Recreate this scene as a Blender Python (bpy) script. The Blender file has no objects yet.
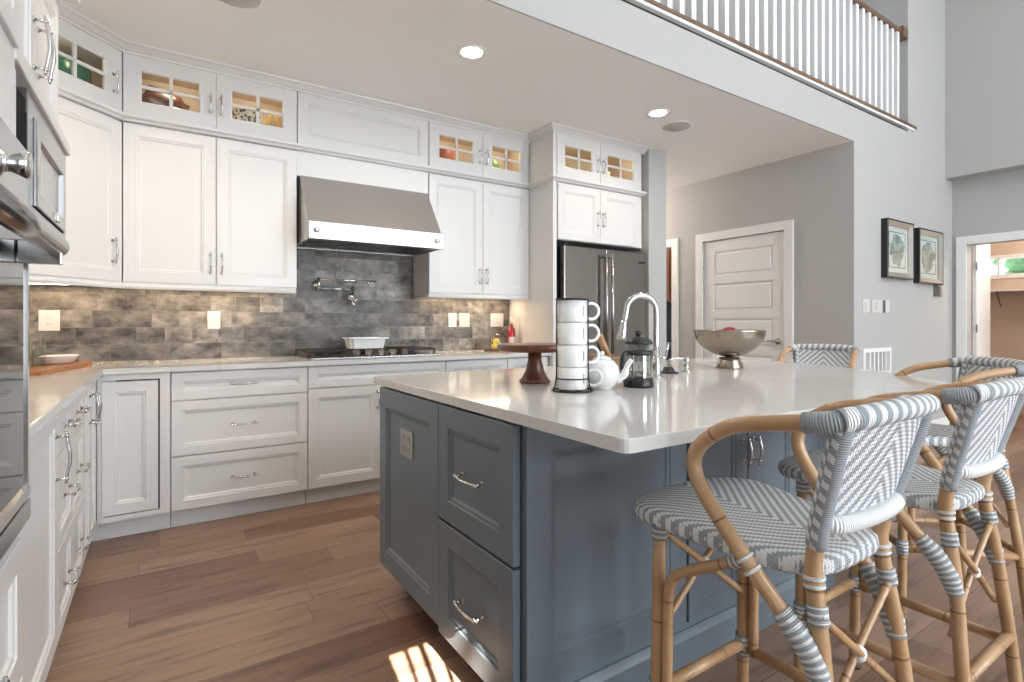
import bpy, bmesh, math, random
from mathutils import Vector, Matrix
random.seed(7)
S = bpy.context.scene
COL = S.collection
PI = math.pi

# ------------------------------------------------------------------ camera
cam_d = bpy.data.cameras.new('camera'); cam = bpy.data.objects.new('camera', cam_d); COL.objects.link(cam)
cam.location = (0, 0, 1.15)
cam.rotation_euler = (math.radians(90), 0, math.radians(-33.3))
cam_d.sensor_width = 36.0
cam_d.lens = 534.1 / 1024 * 36.0
cam_d.shift_y = -17.95 / 1024
cam_d.clip_start = 0.03
cam_d.clip_end = 100
S.camera = cam

# ------------------------------------------------------------------ view, world, sun
S.view_settings.view_transform = 'Standard'
S.view_settings.look = 'None'
S.view_settings.gamma = 1
S.view_settings.use_curve_mapping = False
S.view_settings.exposure = 0.40
world = bpy.data.worlds.new('world'); S.world = world; world.use_nodes = True
wn = world.node_tree.nodes; wl = world.node_tree.links
bg = wn['Background']; bg.inputs['Color'].default_value = (0.55, 0.72, 1.0, 1); bg.inputs['Strength'].default_value = 4.0

SUN_DIR = Vector((-0.12, -1.0, 0.70)).normalized()      # towards the sun
sun_d = bpy.data.lights.new('sun', 'SUN'); sun_d.energy = 55; sun_d.angle = math.radians(0.12); sun_d.color = (1.0, 0.93, 0.82)
sun = bpy.data.objects.new('sun', sun_d); COL.objects.link(sun)
sun.rotation_euler = SUN_DIR.to_track_quat('Z', 'Y').to_euler()

WINDOW_GLOW = 8.8
DOWN_W = 15.0
UNDER_W = 2.1
INCAB_W = 0.62
FLOOD_W = 24.0

# ------------------------------------------------------------------ materials
MATS = {}
def newmat(name):
    m = bpy.data.materials.new(name); m.use_nodes = True
    nt = m.node_tree; b = nt.nodes['Principled BSDF']
    MATS[name] = m
    return m, nt, b
def N(nt, t, **kw):
    n = nt.nodes.new(t)
    for k, v in kw.items(): setattr(n, k, v)
    return n
def setin(n, **kw):
    for k, v in kw.items(): n.inputs[k.replace('_', ' ')].default_value = v
def math_n(nt, op, a=None, b=None):
    n = nt.nodes.new('ShaderNodeMath'); n.operation = op
    for i, v in enumerate((a, b)):
        if v is None: continue
        if isinstance(v, (int, float)): n.inputs[i].default_value = v
        else: nt.links.new(v, n.inputs[i])
    return n.outputs[0]
def ramp(nt, fac, stops):
    r = nt.nodes.new('ShaderNodeValToRGB'); nt.links.new(fac, r.inputs[0])
    e = r.color_ramp.elements
    while len(e) < len(stops): e.new(0.5)
    for k, (p, c) in enumerate(stops):
        e[k].position = p; e[k].color = (*c, 1)
    return r.outputs[0]
def mix(nt, fac, a, b):
    n = nt.nodes.new('ShaderNodeMix'); n.data_type = 'RGBA'
    if isinstance(fac, (int, float)): n.inputs[0].default_value = fac
    else: nt.links.new(fac, n.inputs[0])
    for i, v in ((6, a), (7, b)):
        if isinstance(v, tuple): n.inputs[i].default_value = (*v, 1)
        else: nt.links.new(v, n.inputs[i])
    return n.outputs[2]
def objco(nt):
    t = nt.nodes.new('ShaderNodeTexCoord'); return t.outputs['Object']
def noise(nt, scale, vec=None, detail=3, rough=0.5, out='Fac'):
    n = nt.nodes.new('ShaderNodeTexNoise'); setin(n, Scale=scale, Detail=detail, Roughness=rough)
    nt.links.new(vec if vec is not None else objco(nt), n.inputs['Vector']); return n.outputs[out]
def mapping(nt, vec, scale=(1, 1, 1), loc=(0, 0, 0), rot=(0, 0, 0)):
    m = nt.nodes.new('ShaderNodeMapping'); nt.links.new(vec, m.inputs['Vector'])
    m.inputs['Scale'].default_value = scale; m.inputs['Location'].default_value = loc; m.inputs['Rotation'].default_value = rot
    return m.outputs[0]
def bump(nt, b, h, strength=0.2, dist=0.002):
    n = nt.nodes.new('ShaderNodeBump'); n.inputs['Strength'].default_value = strength; n.inputs['Distance'].default_value = dist
    nt.links.new(h, n.inputs['Height']); nt.links.new(n.outputs[0], b.inputs['Normal'])
def simple(name, col, rough=0.5, metal=0.0, spec=None, var=0.04, vs=6.0, coat=0):
    m, nt, b = newmat(name)
    c2 = tuple(max(0, x * (1 - var)) for x in col); c1 = tuple(min(1, x * (1 + var)) for x in col)
    f = noise(nt, vs)
    nt.links.new(mix(nt, f, c2, c1), b.inputs['Base Color'])
    setin(b, Roughness=rough, Metallic=metal)
    if spec is not None: b.inputs['Specular IOR Level'].default_value = spec
    if coat: b.inputs['Coat Weight'].default_value = coat; b.inputs['Coat Roughness'].default_value = 0.08
    return m

simple('white_paint', (0.72, 0.71, 0.695), 0.32, var=0.01)
simple('trim_white', (0.82, 0.82, 0.81), 0.4, var=0.01)
simple('wall_grey', (0.455, 0.452, 0.438), 0.75, var=0.015, vs=2)
simple('wall_warm', (0.52, 0.50, 0.48), 0.8, var=0.015, vs=2)
simple('wall_tan', (0.62, 0.50, 0.41), 0.8, var=0.03, vs=2)
simple('ceiling_white', (0.88, 0.87, 0.85), 0.85, var=0.01)
simple('island_paint', (0.138, 0.170, 0.198), 0.34, var=0.03)
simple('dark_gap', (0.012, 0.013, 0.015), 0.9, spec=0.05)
simple('maple', (0.60, 0.49, 0.37), 0.6, var=0.12, vs=9)
simple('chrome', (0.62, 0.62, 0.62), 0.09, 1.0, var=0.0)
simple('nickel', (0.62, 0.61, 0.60), 0.16, 1.0, var=0.0)
simple('black_plastic', (0.018, 0.018, 0.02), 0.3)
simple('knob_dark', (0.16, 0.14, 0.13), 0.25, 0.8)
simple('black_iron', (0.02, 0.02, 0.02), 0.5)
simple('black_wire', (0.03, 0.03, 0.033), 0.35, 0.4)
simple('black_glass', (0.006, 0.007, 0.009), 0.03, spec=0.8)
simple('black_frame', (0.012, 0.012, 0.012), 0.25)
simple('porcelain', (0.85, 0.85, 0.84), 0.12, var=0.0, coat=0.5)
simple('ceramic_cream', (0.78, 0.72, 0.62), 0.25, var=0.02)
simple('plate_white', (0.62, 0.61, 0.59), 0.35, var=0.0)
simple('plate_grey', (0.34, 0.34, 0.33), 0.4, var=0.0)
simple('slot_dark', (0.10, 0.10, 0.10), 0.5)
simple('aged_silver', (0.38, 0.32, 0.26), 0.22, 1.0, var=0.2, vs=30)
simple('fruit_red', (0.28, 0.012, 0.03), 0.35, var=0.3, vs=20)
simple('lemon', (0.80, 0.55, 0.12), 0.4, var=0.12, vs=30)
simple('wine_red', (0.42, 0.01, 0.03), 0.08, var=0.05, coat=0.6)
simple('label_cream', (0.75, 0.68, 0.62), 0.6)
simple('mesh_grey', (0.56, 0.54, 0.52), 0.7)
simple('silver_leaf', (0.50, 0.47, 0.43), 0.35, 0.7, var=0.05)
simple('picture_mat', (0.66, 0.68, 0.66), 0.6, var=0.0)
simple('terracotta', (0.45, 0.12, 0.06), 0.5)
simple('teal_glaze', (0.02, 0.13, 0.075), 0.25)
simple('green_glaze', (0.35, 0.50, 0.18), 0.3)
simple('linen', (0.74, 0.73, 0.71), 0.9)
simple('steel_dark', (0.30, 0.30, 0.30), 0.3, 1.0)
simple('brown_cabinet', (0.24, 0.10, 0.05), 0.4, var=0.25, vs=12)
simple('weathered_leaf', (0.22, 0.36, 0.14), 0.7, var=0.5, vs=14)
simple('bark', (0.12, 0.08, 0.05), 0.9)
simple('ink', (0.05, 0.05, 0.055), 0.7)

def glass(name, col=(1, 1, 1), rough=0.0, trans=0.85):
    m, nt, b = newmat(name)
    o = nt.nodes['Material Output']
    t = N(nt, 'ShaderNodeBsdfTransparent'); g = N(nt, 'ShaderNodeBsdfGlossy'); mx = N(nt, 'ShaderNodeMixShader')
    t.inputs[0].default_value = (*col, 1); g.inputs['Roughness'].default_value = rough
    lw = N(nt, 'ShaderNodeLayerWeight'); lw.inputs[0].default_value = 0.25
    nt.links.new(math_n(nt, 'ADD', math_n(nt, 'MULTIPLY', math_n(nt, 'POWER', lw.outputs['Facing'], 3.0), 0.6), 0.04), mx.inputs[0])
    nt.links.new(t.outputs[0], mx.inputs[1]); nt.links.new(g.outputs[0], mx.inputs[2]); nt.links.new(mx.outputs[0], o.inputs[0])
    return m
glass('clear_glass', (0.96, 0.98, 0.97))
glass('pane_glass', (0.97, 0.98, 0.96))

def emit(name, col, strength):
    m, nt, b = newmat(name)
    b.inputs['Base Color'].default_value = (0, 0, 0, 1)
    b.inputs['Emission Color'].default_value = (*col, 1); b.inputs['Emission Strength'].default_value = strength
    return m
emit('lamp_glow', (1.0, 0.86, 0.68), 14)
emit('window_sky', (0.86, 0.935, 1.0), WINDOW_GLOW)

def mk_steel(name, axis_scale, col=(0.52, 0.51, 0.50), rough=0.28):
    m, nt, b = newmat(name)
    f = noise(nt, 1.0, mapping(nt, objco(nt), scale=axis_scale), detail=2)
    nt.links.new(ramp(nt, f, [(0.3, tuple(c * 0.975 for c in col)), (0.7, tuple(min(1, c * 1.02) for c in col))]), b.inputs['Base Color'])
    nt.links.new(math_n(nt, 'ADD', math_n(nt, 'MULTIPLY', f, 0.03), rough - 0.015), b.inputs['Roughness'])
    b.inputs['Metallic'].default_value = 1.0
mk_steel('steel', (3, 3, 220), col=(0.68, 0.665, 0.65), rough=0.32)
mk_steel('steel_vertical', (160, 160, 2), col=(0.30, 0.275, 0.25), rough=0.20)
mk_steel('steel_light', (2, 2, 200), col=(0.44, 0.44, 0.44), rough=0.22)

def mk_quartz():
    m, nt, b = newmat('quartz')
    o = objco(nt)
    n1 = noise(nt, 1.7, o, detail=8, rough=0.62)
    v = math_n(nt, 'ABSOLUTE', math_n(nt, 'SUBTRACT', n1, 0.5))
    vein = ramp(nt, v, [(0.0, (1, 1, 1)), (0.022, (0, 0, 0))])
    mask = ramp(nt, noise(nt, 2.2, mapping(nt, o, loc=(3, 1, 0)), detail=2), [(0.52, (0, 0, 0)), (0.68, (1, 1, 1))])
    vm = math_n(nt, 'MULTIPLY', math_n(nt, 'MULTIPLY', vein, mask), 0.32)
    base = mix(nt, noise(nt, 160, o, detail=2), (0.63, 0.62, 0.60), (0.72, 0.71, 0.69))
    nt.links.new(mix(nt, vm, base, (0.34, 0.33, 0.32)), b.inputs['Base Color'])
    setin(b, Roughness=0.09); b.inputs['Specular IOR Level'].default_value = 0.55
mk_quartz()

def mk_floor():
    m, nt, b = newmat('oak_floor')
    o = objco(nt)
    sep = N(nt, 'ShaderNodeSeparateXYZ'); nt.links.new(o, sep.inputs[0])
    W = 0.165
    row = math_n(nt, 'FLOOR', math_n(nt, 'DIVIDE', sep.outputs[1], W))
    wn1 = N(nt, 'ShaderNodeTexWhiteNoise', noise_dimensions='1D'); nt.links.new(row, wn1.inputs['W'])
    xs = math_n(nt, 'ADD', sep.outputs[0], math_n(nt, 'MULTIPLY', wn1.outputs[0], 3.7))
    colf = math_n(nt, 'FLOOR', math_n(nt, 'DIVIDE', xs, 1.15))
    comb = N(nt, 'ShaderNodeCombineXYZ'); nt.links.new(row, comb.inputs[0]); nt.links.new(colf, comb.inputs[1])
    wn2 = N(nt, 'ShaderNodeTexWhiteNoise', noise_dimensions='3D'); nt.links.new(comb.outputs[0], wn2.inputs['Vector'])
    plank = ramp(nt, wn2.outputs[0], [(0.0, (0.180, 0.098, 0.064)), (0.35, (0.270, 0.166, 0.114)), (0.7, (0.335, 0.220, 0.158)), (1.0, (0.225, 0.140, 0.098))])
    off = N(nt, 'ShaderNodeVectorMath', operation='ADD'); nt.links.new(mapping(nt, o, scale=(1.6, 14, 1)), off.inputs[0])
    sc = N(nt, 'ShaderNodeVectorMath', operation='SCALE'); nt.links.new(wn2.outputs['Color'], sc.inputs[0]); sc.inputs['Scale'].default_value = 9
    nt.links.new(sc.outputs[0], off.inputs[1])
    g = noise(nt, 1.6, off.outputs[0], detail=7, rough=0.62)
    grain = ramp(nt, g, [(0.30, (0.38, 0.33, 0.30)), (0.46, (0.95, 0.94, 0.93)), (0.72, (1.25, 1.2, 1.15))])
    mm = N(nt, 'ShaderNodeMix', data_type='RGBA', blend_type='MULTIPLY'); mm.inputs[0].default_value = 0.85
    nt.links.new(plank, mm.inputs[6]); nt.links.new(grain, mm.inputs[7])
    fy = math_n(nt, 'FRACT', math_n(nt, 'DIVIDE', sep.outputs[1], W)); fx = math_n(nt, 'FRACT', math_n(nt, 'DIVIDE', xs, 1.15))
    seam = math_n(nt, 'MAXIMUM', math_n(nt, 'LESS_THAN', fy, 0.022), math_n(nt, 'LESS_THAN', fx, 0.0026))
    nt.links.new(mix(nt, math_n(nt, 'MULTIPLY', seam, 0.6), mm.outputs[2], (0.05, 0.028, 0.018)), b.inputs['Base Color'])
    nt.links.new(math_n(nt, 'ADD', math_n(nt, 'MULTIPLY', g, 0.2), 0.27), b.inputs['Roughness'])
    bump(nt, b, math_n(nt, 'SUBTRACT', g, math_n(nt, 'MULTIPLY', seam, 1.5)), 0.25, 0.0015)
mk_floor()

def mk_tile():
    m, nt, b = newmat('slate_tile')
    o = objco(nt)
    sep = N(nt, 'ShaderNodeSeparateXYZ'); nt.links.new(o, sep.inputs[0])
    along = math_n(nt, 'ADD', sep.outputs[0], sep.outputs[1])
    H, W = 0.104, 0.30
    zz = math_n(nt, 'SUBTRACT', sep.outputs[2], 0.914)
    row = math_n(nt, 'FLOOR', math_n(nt, 'DIVIDE', zz, H))
    w1 = N(nt, 'ShaderNodeTexWhiteNoise', noise_dimensions='1D'); nt.links.new(row, w1.inputs['W'])
    xs = math_n(nt, 'ADD', math_n(nt, 'ADD', along, 5), math_n(nt, 'MULTIPLY', w1.outputs[0], 0.3))
    colf = math_n(nt, 'FLOOR', math_n(nt, 'DIVIDE', xs, W))
    comb = N(nt, 'ShaderNodeCombineXYZ'); nt.links.new(row, comb.inputs[0]); nt.links.new(colf, comb.inputs[1])
    w2 = N(nt, 'ShaderNodeTexWhiteNoise', noise_dimensions='3D'); nt.links.new(comb.outputs[0], w2.inputs['Vector'])
    # some tiles are cut in two
    fx0 = math_n(nt, 'FRACT', math_n(nt, 'DIVIDE', xs, W))
    half = math_n(nt, 'MULTIPLY', math_n(nt, 'GREATER_THAN', w2.outputs[0], 0.45), math_n(nt, 'GREATER_THAN', fx0, 0.5))
    comb2 = N(nt, 'ShaderNodeCombineXYZ'); nt.links.new(row, comb2.inputs[0]); nt.links.new(colf, comb2.inputs[1]); nt.links.new(half, comb2.inputs[2])
    w3 = N(nt, 'ShaderNodeTexWhiteNoise', noise_dimensions='3D'); nt.links.new(comb2.outputs[0], w3.inputs['Vector'])
    tone = ramp(nt, w3.outputs[0], [(0.0, (0.072, 0.066, 0.060)), (0.4, (0.150, 0.136, 0.122)), (0.8, (0.210, 0.196, 0.178)), (1.0, (0.105, 0.095, 0.086))])
    off = N(nt, 'ShaderNodeVectorMath', operation='ADD'); nt.links.new(mapping(nt, o, scale=(1, 1, 1.4)), off.inputs[0])
    sc = N(nt, 'ShaderNodeVectorMath', operation='SCALE'); nt.links.new(w3.outputs['Color'], sc.inputs[0]); sc.inputs['Scale'].default_value = 5
    nt.links.new(sc.outputs[0], off.inputs[1])
    c = noise(nt, 7, off.outputs[0], detail=8, rough=0.68)
    cl = ramp(nt, c, [(0.34, (0.20, 0.18, 0.16)), (0.44, (0.70, 0.69, 0.67)), (0.54, (1.25, 1.23, 1.2)), (0.66, (2.0, 1.95, 1.9))])
    mm = N(nt, 'ShaderNodeMix', data_type='RGBA', blend_type='MULTIPLY'); mm.inputs[0].default_value = 1
    nt.links.new(tone, mm.inputs[6]); nt.links.new(cl, mm.inputs[7])
    fz = math_n(nt, 'FRACT', math_n(nt, 'DIVIDE', zz, H))
    seam = math_n(nt, 'MAXIMUM', math_n(nt, 'LESS_THAN', fz, 0.022), math_n(nt, 'LESS_THAN', fx0, 0.008))
    hs = math_n(nt, 'MULTIPLY', math_n(nt, 'GREATER_THAN', w2.outputs[0], 0.45), math_n(nt, 'LESS_THAN', math_n(nt, 'ABSOLUTE', math_n(nt, 'SUBTRACT', fx0, 0.5)), 0.004))
    seam = math_n(nt, 'MAXIMUM', seam, hs)
    nt.links.new(mix(nt, math_n(nt, 'MULTIPLY', seam, 0.55), mm.outputs[2], (0.22, 0.21, 0.19)), b.inputs['Base Color'])
    setin(b, Roughness=0.42)
    bump(nt, b, math_n(nt, 'SUBTRACT', c, seam), 0.35, 0.002)
mk_tile()

def mk_wood(name, dark, light, scale=(2, 2, 18), rough=0.3, coat=0.2):
    m, nt, b = newmat(name)
    o = objco(nt)
    g = noise(nt, 2.5, mapping(nt, o, scale=scale), detail=6, rough=0.6)
    nt.links.new(ramp(nt, g, [(0.3, dark), (0.7, light)]), b.inputs['Base Color'])
    setin(b, Roughness=rough); b.inputs['Coat Weight'].default_value = coat
    bump(nt, b, g, 0.1, 0.001)
mk_wood('walnut', (0.075, 0.020, 0.010), (0.22, 0.07, 0.03), scale=(14, 14, 2))
mk_wood('rail_wood', (0.11, 0.055, 0.028), (0.22, 0.12, 0.065), scale=(1, 12, 12), rough=0.4)
mk_wood('board_wood', (0.30, 0.10, 0.03), (0.50, 0.21, 0.08), scale=(3, 20, 20))
mk_wood('spoon_wood', (0.42, 0.24, 0.12), (0.55, 0.34, 0.19), scale=(8, 8, 8))

def uvco(nt):
    t = nt.nodes.new('ShaderNodeTexCoord'); s = N(nt, 'ShaderNodeSeparateXYZ'); nt.links.new(t.outputs['UV'], s.inputs[0]); return s
def mk_bamboo():
    m, nt, b = newmat('rattan_pole')
    s = uvco(nt)
    v = math_n(nt, 'FRACT', math_n(nt, 'DIVIDE', math_n(nt, 'ADD', s.outputs[1], 0.07), 0.21))
    node = math_n(nt, 'LESS_THAN', math_n(nt, 'ABSOLUTE', math_n(nt, 'SUBTRACT', v, 0.5)), 0.012)
    n = noise(nt, 5, detail=5, rough=0.6)
    n2 = noise(nt, 60, detail=3)
    base = ramp(nt, n, [(0.25, (0.36, 0.19, 0.085)), (0.5, (0.52, 0.32, 0.17)), (0.75, (0.62, 0.42, 0.25))])
    base = mix(nt, math_n(nt, 'MULTIPLY', n2, 0.25), base, (0.38, 0.21, 0.10))
    nt.links.new(mix(nt, math_n(nt, 'MULTIPLY', node, 0.75), base, (0.16, 0.07, 0.03)), b.inputs['Base Color'])
    setin(b, Roughness=0.33); b.inputs['Coat Weight'].default_value = 0.25
mk_bamboo()
GREYW = (0.335, 0.370, 0.395); WHITEW = (0.80, 0.81, 0.81)
def stripe_mat(name, coord_fn, period, duty, bump_fn=None, rough=0.45, grey=GREYW):
    m, nt, b = newmat(name)
    f = coord_fn(nt)
    fr = math_n(nt, 'FRACT', math_n(nt, 'DIVIDE', math_n(nt, 'ADD', f, 10.0), period))
    st = math_n(nt, 'GREATER_THAN', fr, duty)
    nt.links.new(mix(nt, st, grey, WHITEW), b.inputs['Base Color'])
    setin(b, Roughness=rough)
    h = bump_fn(nt) if bump_fn else f
    bump(nt, b, h, 0.5, 0.003)
def chev(ax2, sgn=1.0, k=1.0):
    def fn(nt):
        s = N(nt, 'ShaderNodeSeparateXYZ'); nt.links.new(objco(nt), s.inputs[0])
        # stair-stepped chevron: the strands of the weave are 5 mm wide
        a = math_n(nt, 'MULTIPLY', math_n(nt, 'FLOOR', math_n(nt, 'DIVIDE', math_n(nt, 'ABSOLUTE', s.outputs[0]), 0.006)), 0.006 * k)
        return math_n(nt, 'ADD', math_n(nt, 'MULTIPLY', a, sgn), s.outputs[ax2])
    return fn
def weave_bump(nt):
    s = N(nt, 'ShaderNodeSeparateXYZ'); nt.links.new(objco(nt), s.inputs[0])
    a = math_n(nt, 'SINE', math_n(nt, 'MULTIPLY', s.outputs[0], 2 * PI / 0.006))
    q = math_n(nt, 'SINE', math_n(nt, 'MULTIPLY', math_n(nt, 'ADD', s.outputs[1], s.outputs[2]), 2 * PI / 0.006))
    return math_n(nt, 'ADD', math_n(nt, 'MULTIPLY', a, 0.5), math_n(nt, 'MULTIPLY', q, 0.5))
stripe_mat('woven_seat', chev(1, -1.0), 0.026, 0.5, weave_bump)
stripe_mat('woven_back', chev(2, 1.0), 0.034, 0.5, weave_bump)
def uvv(nt): return uvco(nt).outputs[1]
def uvdiag(nt):
    s = uvco(nt); return math_n(nt, 'ADD', s.outputs[1], math_n(nt, 'MULTIPLY', s.outputs[0], 0.034))
def ringb(nt): return math_n(nt, 'SINE', math_n(nt, 'MULTIPLY', uvco(nt).outputs[1], 2 * PI / 0.0045))
stripe_mat('striped_binding', uvv, 0.013, 0.55, ringb)
stripe_mat('spiral_binding', uvdiag, 0.034, 0.5, ringb)
stripe_mat('grey_binding', uvv, 0.5, 1.1, ringb)
stripe_mat('white_binding', uvv, 0.5, -0.1, ringb)
def mk_dashes():
    m, nt, b = newmat('dashed_binding')
    s = uvco(nt)
    def dash(u0, u1, ph):
        inu = math_n(nt, 'MULTIPLY', math_n(nt, 'GREATER_THAN', s.outputs[0], u0), math_n(nt, 'LESS_THAN', s.outputs[0], u1))
        v = math_n(nt, 'FRACT', math_n(nt, 'ADD', math_n(nt, 'DIVIDE', math_n(nt, 'ADD', s.outputs[1], math_n(nt, 'MULTIPLY', s.outputs[0], 0.06)), 0.026), ph))
        return math_n(nt, 'MULTIPLY', inu, math_n(nt, 'LESS_THAN', v, 0.5))
    st = math_n(nt, 'MAXIMUM', math_n(nt, 'MAXIMUM', dash(0.08, 0.19, 0.0), dash(0.21, 0.32, 0.5)), math_n(nt, 'MAXIMUM', dash(0.68, 0.79, 0.5), dash(0.81, 0.92, 0.0)))
    nt.links.new(mix(nt, st, GREYW, WHITEW), b.inputs['Base Color']); setin(b, Roughness=0.5)
    bump(nt, b, ringb(nt), 0.5, 0.003)
mk_dashes()
def mk_wicker():
    m, nt, b = newmat('basket_weave')
    n = N(nt, 'ShaderNodeTexBrick'); nt.links.new(mapping(nt, objco(nt), rot=(PI / 2, 0, 0)), n.inputs['Vector'])
    setin(n, Scale=60.0); n.inputs['Color1'].default_value = (0.40, 0.26, 0.15, 1); n.inputs['Color2'].default_value = (0.24, 0.15, 0.085, 1); n.inputs['Mortar'].default_value = (0.09, 0.05, 0.03, 1)
    nt.links.new(n.outputs[0], b.inputs['Base Color']); setin(b, Roughness=0.7); bump(nt, b, n.outputs[1], 0.4, 0.002)
mk_wicker()
def mk_print(name, seed):
    m, nt, b = newmat(name)
    o = objco(nt)
    n = noise(nt, 9, mapping(nt, o, loc=(seed, seed, seed)), detail=7, rough=0.7)
    nt.links.new(ramp(nt, n, [(0.35, (0.12, 0.16, 0.145)), (0.5, (0.26, 0.30, 0.27)), (0.65, (0.46, 0.50, 0.47))]), b.inputs['Base Color']); setin(b, Roughness=0.5)
mk_print('print_a', 1.0); mk_print('print_b', 5.0)
def mk_pattern():
    m, nt, b = newmat('patterned_glaze')
    v = N(nt, 'ShaderNodeTexVoronoi'); nt.links.new(objco(nt), v.inputs['Vector']); v.inputs['Scale'].default_value = 45
    nt.links.new(ramp(nt, v.outputs[0], [(0.3, (0.04, 0.04, 0.045)), (0.5, (0.7, 0.66, 0.55))]), b.inputs['Base Color']); setin(b, Roughness=0.3)
mk_pattern()

# ------------------------------------------------------------------ mesh helpers
ORG = {}
def V(*a): return Vector(a)
class MB:
    def __init__(s): s.bm = bmesh.new(); s.uv = s.bm.loops.layers.uv.new('UVMap')
    def face(s, vs):
        try: return s.bm.faces.new(vs)
        except ValueError: return None
    def box(s, x0, x1, y0, y1, z0, z1, bev=0.0):
        r = bmesh.ops.create_cube(s.bm, size=1.0)
        vs = r['verts']
        for v in vs: v.co = Vector((x0 + (v.co.x + .5) * (x1 - x0), y0 + (v.co.y + .5) * (y1 - y0), z0 + (v.co.z + .5) * (z1 - z0)))
        if bev > 0:
            es = list({e for v in vs for e in v.link_edges})
            bmesh.ops.bevel(s.bm, geom=es, offset=bev, segments=2, profile=0.6, affect='EDGES')
        return s
    def obox(s, O, u, v, w, a, b, c, bev=0.0):
        """box from corner O along unit dirs u,v,w with lengths a,b,c"""
        r = bmesh.ops.create_cube(s.bm, size=1.0); vs = r['verts']
        for q in vs: q.co = O + u * ((q.co.x + .5) * a) + v * ((q.co.y + .5) * b) + w * ((q.co.z + .5) * c)
        if bev > 0:
            es = list({e for q in vs for e in q.link_edges})
            bmesh.ops.bevel(s.bm, geom=es, offset=bev, segments=2, profile=0.6, affect='EDGES')
        return s
    def rings(s, loops, cap0=True, cap1=True, closed=False):
        L = [[s.bm.verts.new(p) for p in lp] for lp in loops]
        n = len(L[0]); m = len(L)
        rng = range(m) if closed else range(m - 1)
        for i in rng:
            A, B = L[i], L[(i + 1) % m]
            for j in range(n): s.face((A[j], A[(j + 1) % n], B[(j + 1) % n], B[j]))
        if not closed:
            if cap0: s.face(list(reversed(L[0])))
            if cap1: s.face(L[-1])
        return L
    def nested(s, O, u, n, w, h, rings, solid=True):
        """nested rectangles on a panel; rings: (inset, depth); closes with a cap, or forms a through opening"""
        z = Vector((0, 0, 1)); lp = []
        for ins, d in rings:
            lp.append([O + u * ins + z * ins + n * d, O + u * (w - ins) + z * ins + n * d, O + u * (w - ins) + z * (h - ins) + n * d, O + u * ins + z * (h - ins) + n * d])
        if solid: s.rings(lp)
        else: s.rings(lp, closed=True)
        return s
    def nested2(s, O, u, n, w, h, rings):
        """as nested but ring = (inset_u, inset_v, depth), through opening"""
        z = Vector((0, 0, 1)); lp = []
        for iu, iv, d in rings:
            lp.append([O + u * iu + z * iv + n * d, O + u * (w - iu) + z * iv + n * d, O + u * (w - iu) + z * (h - iv) + n * d, O + u * iu + z * (h - iv) + n * d])
        s.rings(lp, closed=True); return s
    def tube(s, pts, r, seg=10, smooth=0, closed=False, taper=None, nodes=0.0, v0=0.0):
        P = [Vector(p) for p in pts]
        if smooth and len(P) > 2:
            Q = []
            n = len(P)
            for i in range(n if closed else n - 1):
                p1, p2 = P[i], P[(i + 1) % n]
                p0 = P[i - 1] if (i > 0 or closed) else p1 * 2 - p2
                p3 = P[(i + 2) % n] if (i + 2 < n or closed) else p2 * 2 - p1
                for k in range(smooth):
                    t = k / smooth
                    Q.append(0.5 * ((2 * p1) + (-p0 + p2) * t + (2 * p0 - 5 * p1 + 4 * p2 - p3) * t * t + (-p0 + 3 * p1 - 3 * p2 + p3) * t ** 3))
            if not closed: Q.append(P[-1])
            P = Q
        n = len(P)
        cum = [v0]
        for i in range(1, n): cum.append(cum[-1] + (P[i] - P[i - 1]).length)
        rr = [(r[min(len(r) - 1, int(round(i / (n - 1) * (len(r) - 1))))] if isinstance(r, (list, tuple)) else r) for i in range(n)]
        if taper: rr = [a * (taper[0] + (taper[1] - taper[0]) * i / (n - 1)) for i, a in enumerate(rr)]
        T = []
        for i in range(n):
            if closed: t = P[(i + 1) % n] - P[i - 1]
            else: t = P[min(i + 1, n - 1)] - P[max(i - 1, 0)]
            T.append(t.normalized() if t.length > 1e-9 else Vector((0, 0, 1)))
        up = Vector((0, 0, 1)) if abs(T[0].z) < 0.9 else Vector((0, 1, 0))
        nn = (up - T[0] * up.dot(T[0])).normalized()
        L = []
        for i in range(n):
            nn = (nn - T[i] * nn.dot(T[i])).normalized(); bb = T[i].cross(nn)
            L.append([s.bm.verts.new(P[i] + (nn * math.cos(2 * PI * k / seg) + bb * math.sin(2 * PI * k / seg)) * rr[i]) for k in range(seg)])
        m = n if closed else n - 1
        for i in range(m):
            A, B = L[i], L[(i + 1) % n]
            va, vb = cum[i], cum[i + 1] if i + 1 < n else cum[i] + (P[0] - P[i]).length
            for k in range(seg):
                f = s.face((A[k], A[(k + 1) % seg], B[(k + 1) % seg], B[k]))
                if f:
                    f.smooth = True
                    for l, (uu, vv) in zip(f.loops, ((k / seg, va), ((k + 1) / seg, va), ((k + 1) / seg, vb), (k / seg, vb))): l[s.uv].uv = (uu, vv)
        if not closed:
            s.face(list(reversed(L[0]))); s.face(L[-1])
        return s
    def lathe(s, prof, c=(0, 0, 0), seg=28, axis='z', closed=False):
        c = Vector(c); L = []
        for (r, h) in prof:
            lp = []
            for k in range(seg):
                a = 2 * PI * k / seg; x, y = max(r, 1e-5) * math.cos(a), max(r, 1e-5) * math.sin(a)
                p = Vector((x, y, h)) if axis == 'z' else (Vector((h, x, y)) if axis == 'x' else Vector((x, h, y)))
                lp.append(c + p)
            L.append(lp)
        b0 = len(s.bm.faces)
        s.rings(L, closed=closed)
        s.bm.faces.ensure_lookup_table()
        for f in s.bm.faces[b0:]:
            if len(f.verts) == 4: f.smooth = True
        return s
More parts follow.
